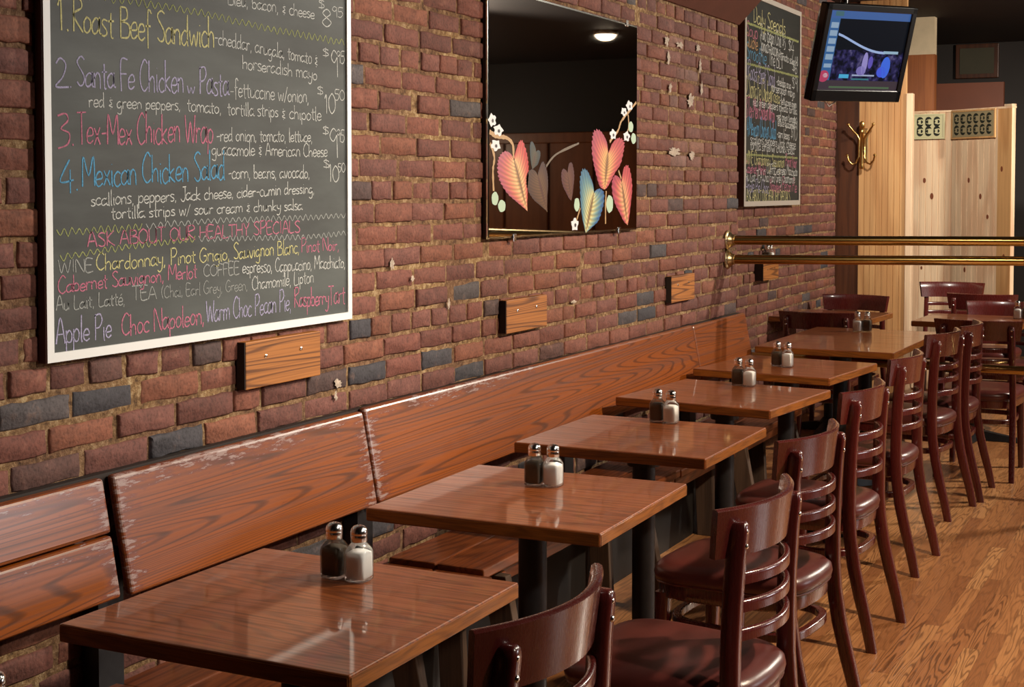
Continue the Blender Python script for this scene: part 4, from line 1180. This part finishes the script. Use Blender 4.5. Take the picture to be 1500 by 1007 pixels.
for k, (px, py, sx_, sy_) in {1: (.614, 2.462, .674, 2.462), 2: (.585, 3.48, .637, 3.487), 3: (.505, 4.63, .560, 4.615), 4: (.475, 5.64, .528, 5.622), 5: (.440, 6.33, .494, 6.31)}.items():
    shaker('pepper', px, py, .7502, 'glass pepper shaker on the %s oak table, left of its salt' % ordw[k])
    shaker('salt', sx_, sy_, .7502, 'glass salt shaker on the %s oak table, right of its pepper' % ordw[k])
shaker('salt', .415, 8.02, .7552, 'white filled salt shaker at the far side of the long table')
shaker('pepper', .463, 8.045, .7552, 'pepper shaker at the far side of the long table, right of the salt')
shaker('salt', .69, 1.475, .7502, 'shaker whose chrome cap shows at the lower left corner of the photo')
shaker('salt', 1.105, 9.32, .7502, 'salt shaker on the pale lit far right table')
shaker('pepper', 1.155, 9.335, .7502, 'pepper shaker on the pale lit far right table')
zb_ = zt_block
yb4 = on_x(1128, 372, XR + .04).y
shaker('pepper', XR + .030, yb4 - .03, zb_ + .0003, 'pepper shaker on the wall block behind the brass rails')
shaker('salt', XR + .031, yb4 + .035, zb_ + .0003, 'salt shaker on the wall block behind the brass rails')

# ------------------------------------------------------------------ brass rails
rl = thing('brass_railing', 'pair of horizontal polished brass rails running from the brick wall', 'railing', (0, 6.95, 0))
RD = Vector((math.cos(math.radians(19)), math.sin(math.radians(19)), 0))
for z in (1.296, 1.199):
    q = MB(); q.tube([Vector((.012, .004, z)), Vector((.9, .004 + .9 * math.tan(math.radians(19)), z)), RD * 2.2 + Vector((0, 0, z))], .0235, 20)
    q.obj('rail', M['brass'], rl, smooth=True)
    mt = Matrix.Translation((0, 0, z)) @ Matrix.Rotation(PI / 2, 4, 'Y')
    q = MB(); q.lathe([(.05, .001), (.05, .006), (.046, .010), (.04, .013), (.038, .02), (.03, .026), (.0265, .04)], 28, mat=mt); fo = q.obj('wall_flange', M['brass_aged'], rl, smooth=True)
    for k in range(3):
        a = 2 * PI * k / 3 + .5
        q = MB(); q.lathe([(.005, .010), (.005, .014), (.002, .0155)], 8, mat=mt @ Matrix.Translation((.043 * math.cos(a), .043 * math.sin(a), 0))); q.obj('screw', M['chrome'], fo)
p_ = RD * 2.2
q = MB(); q.lathe([(.07, 0), (.07, .008), (.03, .02), (.0255, .03), (.0255, 1.34), (.018, 1.36), (.004, 1.365)], 24, tuple(p_)); q.obj('post', M['brass'], rl, smooth=True)
fr_ = thing('foot_rail', 'single low brass rail passing behind the chairs at right', 'rail', (XR, 7.86, 0))
q = MB(); q.tube([(.02, 0, 0.605), (1.5, 0, 0.605), (2.75, 0, 0.605)], .0235, 20); q.obj('rail', M['brass'], fr_, smooth=True)
mt = Matrix.Translation((0, 0, 0.605)) @ Matrix.Rotation(PI / 2, 4, 'Y')
q = MB(); q.lathe([(.05, .001), (.05, .006), (.04, .013), (.03, .026), (.0265, .04)], 28, mat=mt); q.obj('wall_flange', M['brass_aged'], fr_, smooth=True)
q = MB(); q.lathe([(.07, 0), (.07, .008), (.03, .02), (.0255, .03), (.0255, .64), (.01, .65)], 24, (2.72, 0, 0)); q.obj('post', M['brass'], fr_, smooth=True)

# ------------------------------------------------------------------ television
tvc = cC + ray(1265, 79) * 7.9
yaw = math.radians(30); tilt = math.radians(16.5)
wdir = cR * math.cos(yaw) + cFh * math.sin(yaw)
nh = cR * math.sin(yaw) - cFh * math.cos(yaw)
udir = Vector((0, 0, 1)) * math.cos(tilt) + nh * math.sin(tilt)
ndir = nh * math.cos(tilt) - Vector((0, 0, 1)) * math.sin(tilt)
roll = Matrix.Rotation(math.radians(1.2), 3, ndir)
wdir = roll @ wdir; udir = roll @ udir
TW, TH_ = .655, .535
tv = bpy.data.objects.new('television', None); COL.objects.link(tv)
tag(tv, 'black flat television tilted down from the wall showing a sports broadcast', 'television')
mt = Matrix((wdir, ndir, udir)).transposed().to_4x4(); mt.translation = tvc
tv.matrix_world = mt
q = MB(); q.loft([[Vector((x, y, z)) for x, z in ((-TW / 2, -TH_ / 2), (TW / 2, -TH_ / 2), (TW / 2, TH_ / 2), (-TW / 2, TH_ / 2))] for y in (-.05, 0)])
q.loft([[Vector((x * s_, y, z * s_)) for x, z in ((-TW / 2, -TH_ / 2), (TW / 2, -TH_ / 2), (TW / 2, TH_ / 2), (-TW / 2, TH_ / 2))] for y, s_ in ((-.13, .8), (-.05, .985))])
q.obj('housing', M['tv_black'], tv, bevel=.006)
bz = .035
q = MB(); 
for x0, z0, x1_, z1_ in ((-TW / 2, -TH_ / 2, TW / 2, -TH_ / 2 + .065), (-TW / 2, TH_ / 2 - bz, TW / 2, TH_ / 2), (-TW / 2, -TH_ / 2, -TW / 2 + bz, TH_ / 2), (TW / 2 - bz, -TH_ / 2, TW / 2, TH_ / 2)):
    q.box((x0, .0005, z0), (x1_, .013, z1_))
q.obj('bezel', M['tv_black'], tv, bevel=.004)
sx0, sx1, sz0, sz1 = -TW / 2 + bz, TW / 2 - bz, -TH_ / 2 + .065, TH_ / 2 - bz
m, nt, b = new_mat('tv_picture')
tc = N(nt, 'ShaderNodeTexCoord'); nz = N(nt, 'ShaderNodeTexNoise', i_Scale=26.0, i_Detail=5.0); L(nt, tc.outputs['Object'], nz.inputs['Vector'])
sp = N(nt, 'ShaderNodeSeparateXYZ'); L(nt, tc.outputs['Object'], sp.inputs[0])
crowd = ramp(nt, nz.outputs[0], [(.42, srgb(12, 14, 26)), (.58, srgb(44, 40, 84)), (.7, srgb(90, 84, 120))])
low = math_n(nt, 'LESS_THAN', sp.outputs[2], .02)
colr = mix(nt, low, srgb(14, 18, 24), crowd)
b.inputs['Base Color'].default_value = (.004, .004, .006, 1); b.inputs['Roughness'].default_value = .2; b.inputs['Specular IOR Level'].default_value = .15
L(nt, colr, b.inputs['Emission Color']); b.inputs['Emission Strength'].default_value = .75
q = MB(); q.box((sx0, .0005, sz0), (sx1, .003, sz1)); scn = q.obj('screen', m, tv)
def spic(x0, z0, x1_, z1_, col, st=.8, y=.0034, nm='screen_graphic', poly=None):
    q = MB(); X = lambda f: sx0 + (sx1 - sx0) * f
    Z = lambda f: sz0 + (sz1 - sz0) * f
    pts = poly or [(x0, z0), (x1_, z0), (x1_, z1_), (x0, z1_)]
    q.add([(X(a), y, Z(b_)) for a, b_ in pts], [tuple(range(len(pts)))])
    return q.obj(nm, emit('tv_' + nm, srgb(*col), st), scn)
spic(0, .12, .13, .9, (52, 96, 148), .7); spic(0, .9, 1, 1, (58, 92, 150), .75)
spic(0, 0, 1, .12, (70, 58, 66), .6); spic(.14, .02, .9, .045, (86, 110, 80), .6, .0038)
spic(.06, .93, .16, .99, (70, 110, 120), .6, .004)
for k, (a, b_) in enumerate(((.78, .85), (.68, .75), (.58, .65), (.48, .55), (.38, .45), (.28, .33))):
    spic(.03, a, .12, b_, (142, 166, 190), .7, .004)
th = []
for k in range(12):
    f = k / 11; th.append((.14 + .62 * f, .72 - .22 * math.sin(f * PI / 2) ** 1.2))
spic(0, 0, 0, 0, (150, 170, 210), .8, .004, 'screen_arena_lights', th + [(a, b_ - .03) for a, b_ in reversed(th)])
spic(.74, .475, .93, .51, (150, 180, 200), .7, .004)
def el(cx, cz, rx, rz_, col, st=.8, nm='screen_figure'):
    spic(0, 0, 0, 0, col, st, .0045, nm, [(cx + rx * math.cos(2 * PI * k / 16), cz + rz_ * math.sin(2 * PI * k / 16)) for k in range(16)])
el(.53, .34, .035, .15, (150, 140, 200), .7); el(.60, .36, .03, .08, (96, 84, 180), .7); el(.5, .25, .06, .06, (130, 120, 190), .6); el(.8, .30, .06, .14, (60, 100, 210), .8); el(.76, .24, .06, .07, (70, 90, 220), .7)
el(.05, .17, .065, .075, (170, 60, 90), .8); el(.07, .18, .03, .03, (210, 190, 200), .7)
spic(.24, .15, .36, .2, (70, 160, 200), .8, .004); spic(.4, .18, .68, .2, (160, 170, 200), .7, .004); spic(.4, .13, .62, .15, (60, 120, 130), .7, .004)
# mount: arm to the recessed wall, wire loop below
mi = tv.matrix_world.inverted()
top_p = Vector((tvc.x, tvc.y, 0)) - ndir * .1 * 1.6; top_p.z = CEIL
q = MB(); q.tube([mi @ top_p, mi @ Vector((top_p.x, top_p.y, tvc.z + .04))], .022, 14); q.obj('ceiling_pole', M['tv_black'], tv, smooth=True)
q = MB(); q.tube([mi @ Vector((top_p.x, top_p.y, tvc.z + .06)), Vector((0, -.10, .02))], .03, 12); q.obj('tilt_joint', M['tv_black'], tv, smooth=True)
q = MB(); q.lathe([(.07, CEIL - .012), (.07, CEIL - .001)], 20, (0, 0, 0), mi @ Matrix.Translation((top_p.x, top_p.y, 0))); q.obj('ceiling_plate', M['tv_black'], tv)
bp0 = Vector((-.16, -.02, -TH_ / 2))
q = MB(); q.tube([bp0 + Vector((-.05, 0, .004)), bp0 + Vector((0, 0, -.035)), bp0 + Vector((.06, 0, .004))], .004, 8); q.obj('cable_loop', M['grey_frame'], tv, smooth=True)

# ------------------------------------------------------------------ coat hook rack
hz0, hz1 = on_y(1262, 248, YB - .06).z, on_y(1262, 178, YB - .06).z
hx = on_y(1264, 210, YB - .06).x
ck = thing('coat_rack', 'brass wall coat rack with four curved hooks on the wood corner', 'coat rack', (hx, YB - .02, hz0))
hh = hz1 - hz0
q = MB(); q.lathe([(.012, 0), (.017, .01), (.014, .03), (.014, hh - .09), (.02, hh - .08), (.014, hh - .06), (.018, hh - .05), (.022, hh - .03), (.02, hh - .012), (.006, hh)], 18, (0, -.07, 0)); q.obj('tube', M['brass'], ck, smooth=True)
q = MB(); q.box((-.03, -.008, .05), (.03, .001, hh - .05)); q.obj('back_plate', M['brass_aged'], ck, bevel=.004)
for z in (.08, hh - .1):
    q = MB(); q.tube([(0, -.004, z), (0, -.07, z)], .009, 10); q.obj('bracket', M['brass_aged'], ck, smooth=True)
for s_ in (-1, 1):
    q = MB(); pts = [(s_ * .02, -.075, .16), (s_ * .018, -.078, hh * .62), (s_ * .035, -.085, hh * .72), (s_ * .055, -.095, hh * .78), (s_ * .085, -.11, hh * .90), (s_ * .09, -.115, hh * .93)]
    q.tube(pts, [.008, .008, .008, .008, .007, .007], 10); q.lathe([(.002, -.012), (.012, -.006), (.012, .006), (.002, .012)], 12, pts[-1]); q.obj('hook', M['brass'], ck, smooth=True)
    q = MB(); pts = [(s_ * .02, -.075, .2), (s_ * .02, -.078, .09), (s_ * .04, -.085, .045), (s_ * .065, -.09, .035), (s_ * .09, -.095, .06), (s_ * .1, -.1, .10)]
    q.tube(pts, .007, 10); q.lathe([(.002, -.012), (.011, -.006), (.011, .006), (.002, .012)], 12, pts[-1]); q.obj('hook', M['brass'], ck, smooth=True)

# ------------------------------------------------------------------ ceiling lamp seen in the mirror
LX, LY = 2.62, 11.5
cl = thing('ceiling_lamp', 'small glowing ceiling dome lamp reflected in the mirror', 'ceiling lamp', (LX, LY, CEIL))
q = MB(); q.lathe([(.10, -.035), (.105, -.03), (.105, -.001)], 24); q.obj('rim', M['lamp_rim'], cl, smooth=True)
q = MB(); q.lathe([(.002, -.085), (.04, -.08), (.07, -.065), (.09, -.04), (.09, -.03)], 24); q.obj('dome', emit('lamp_dome', (1, .82, .58, 1), 9), cl, smooth=True)
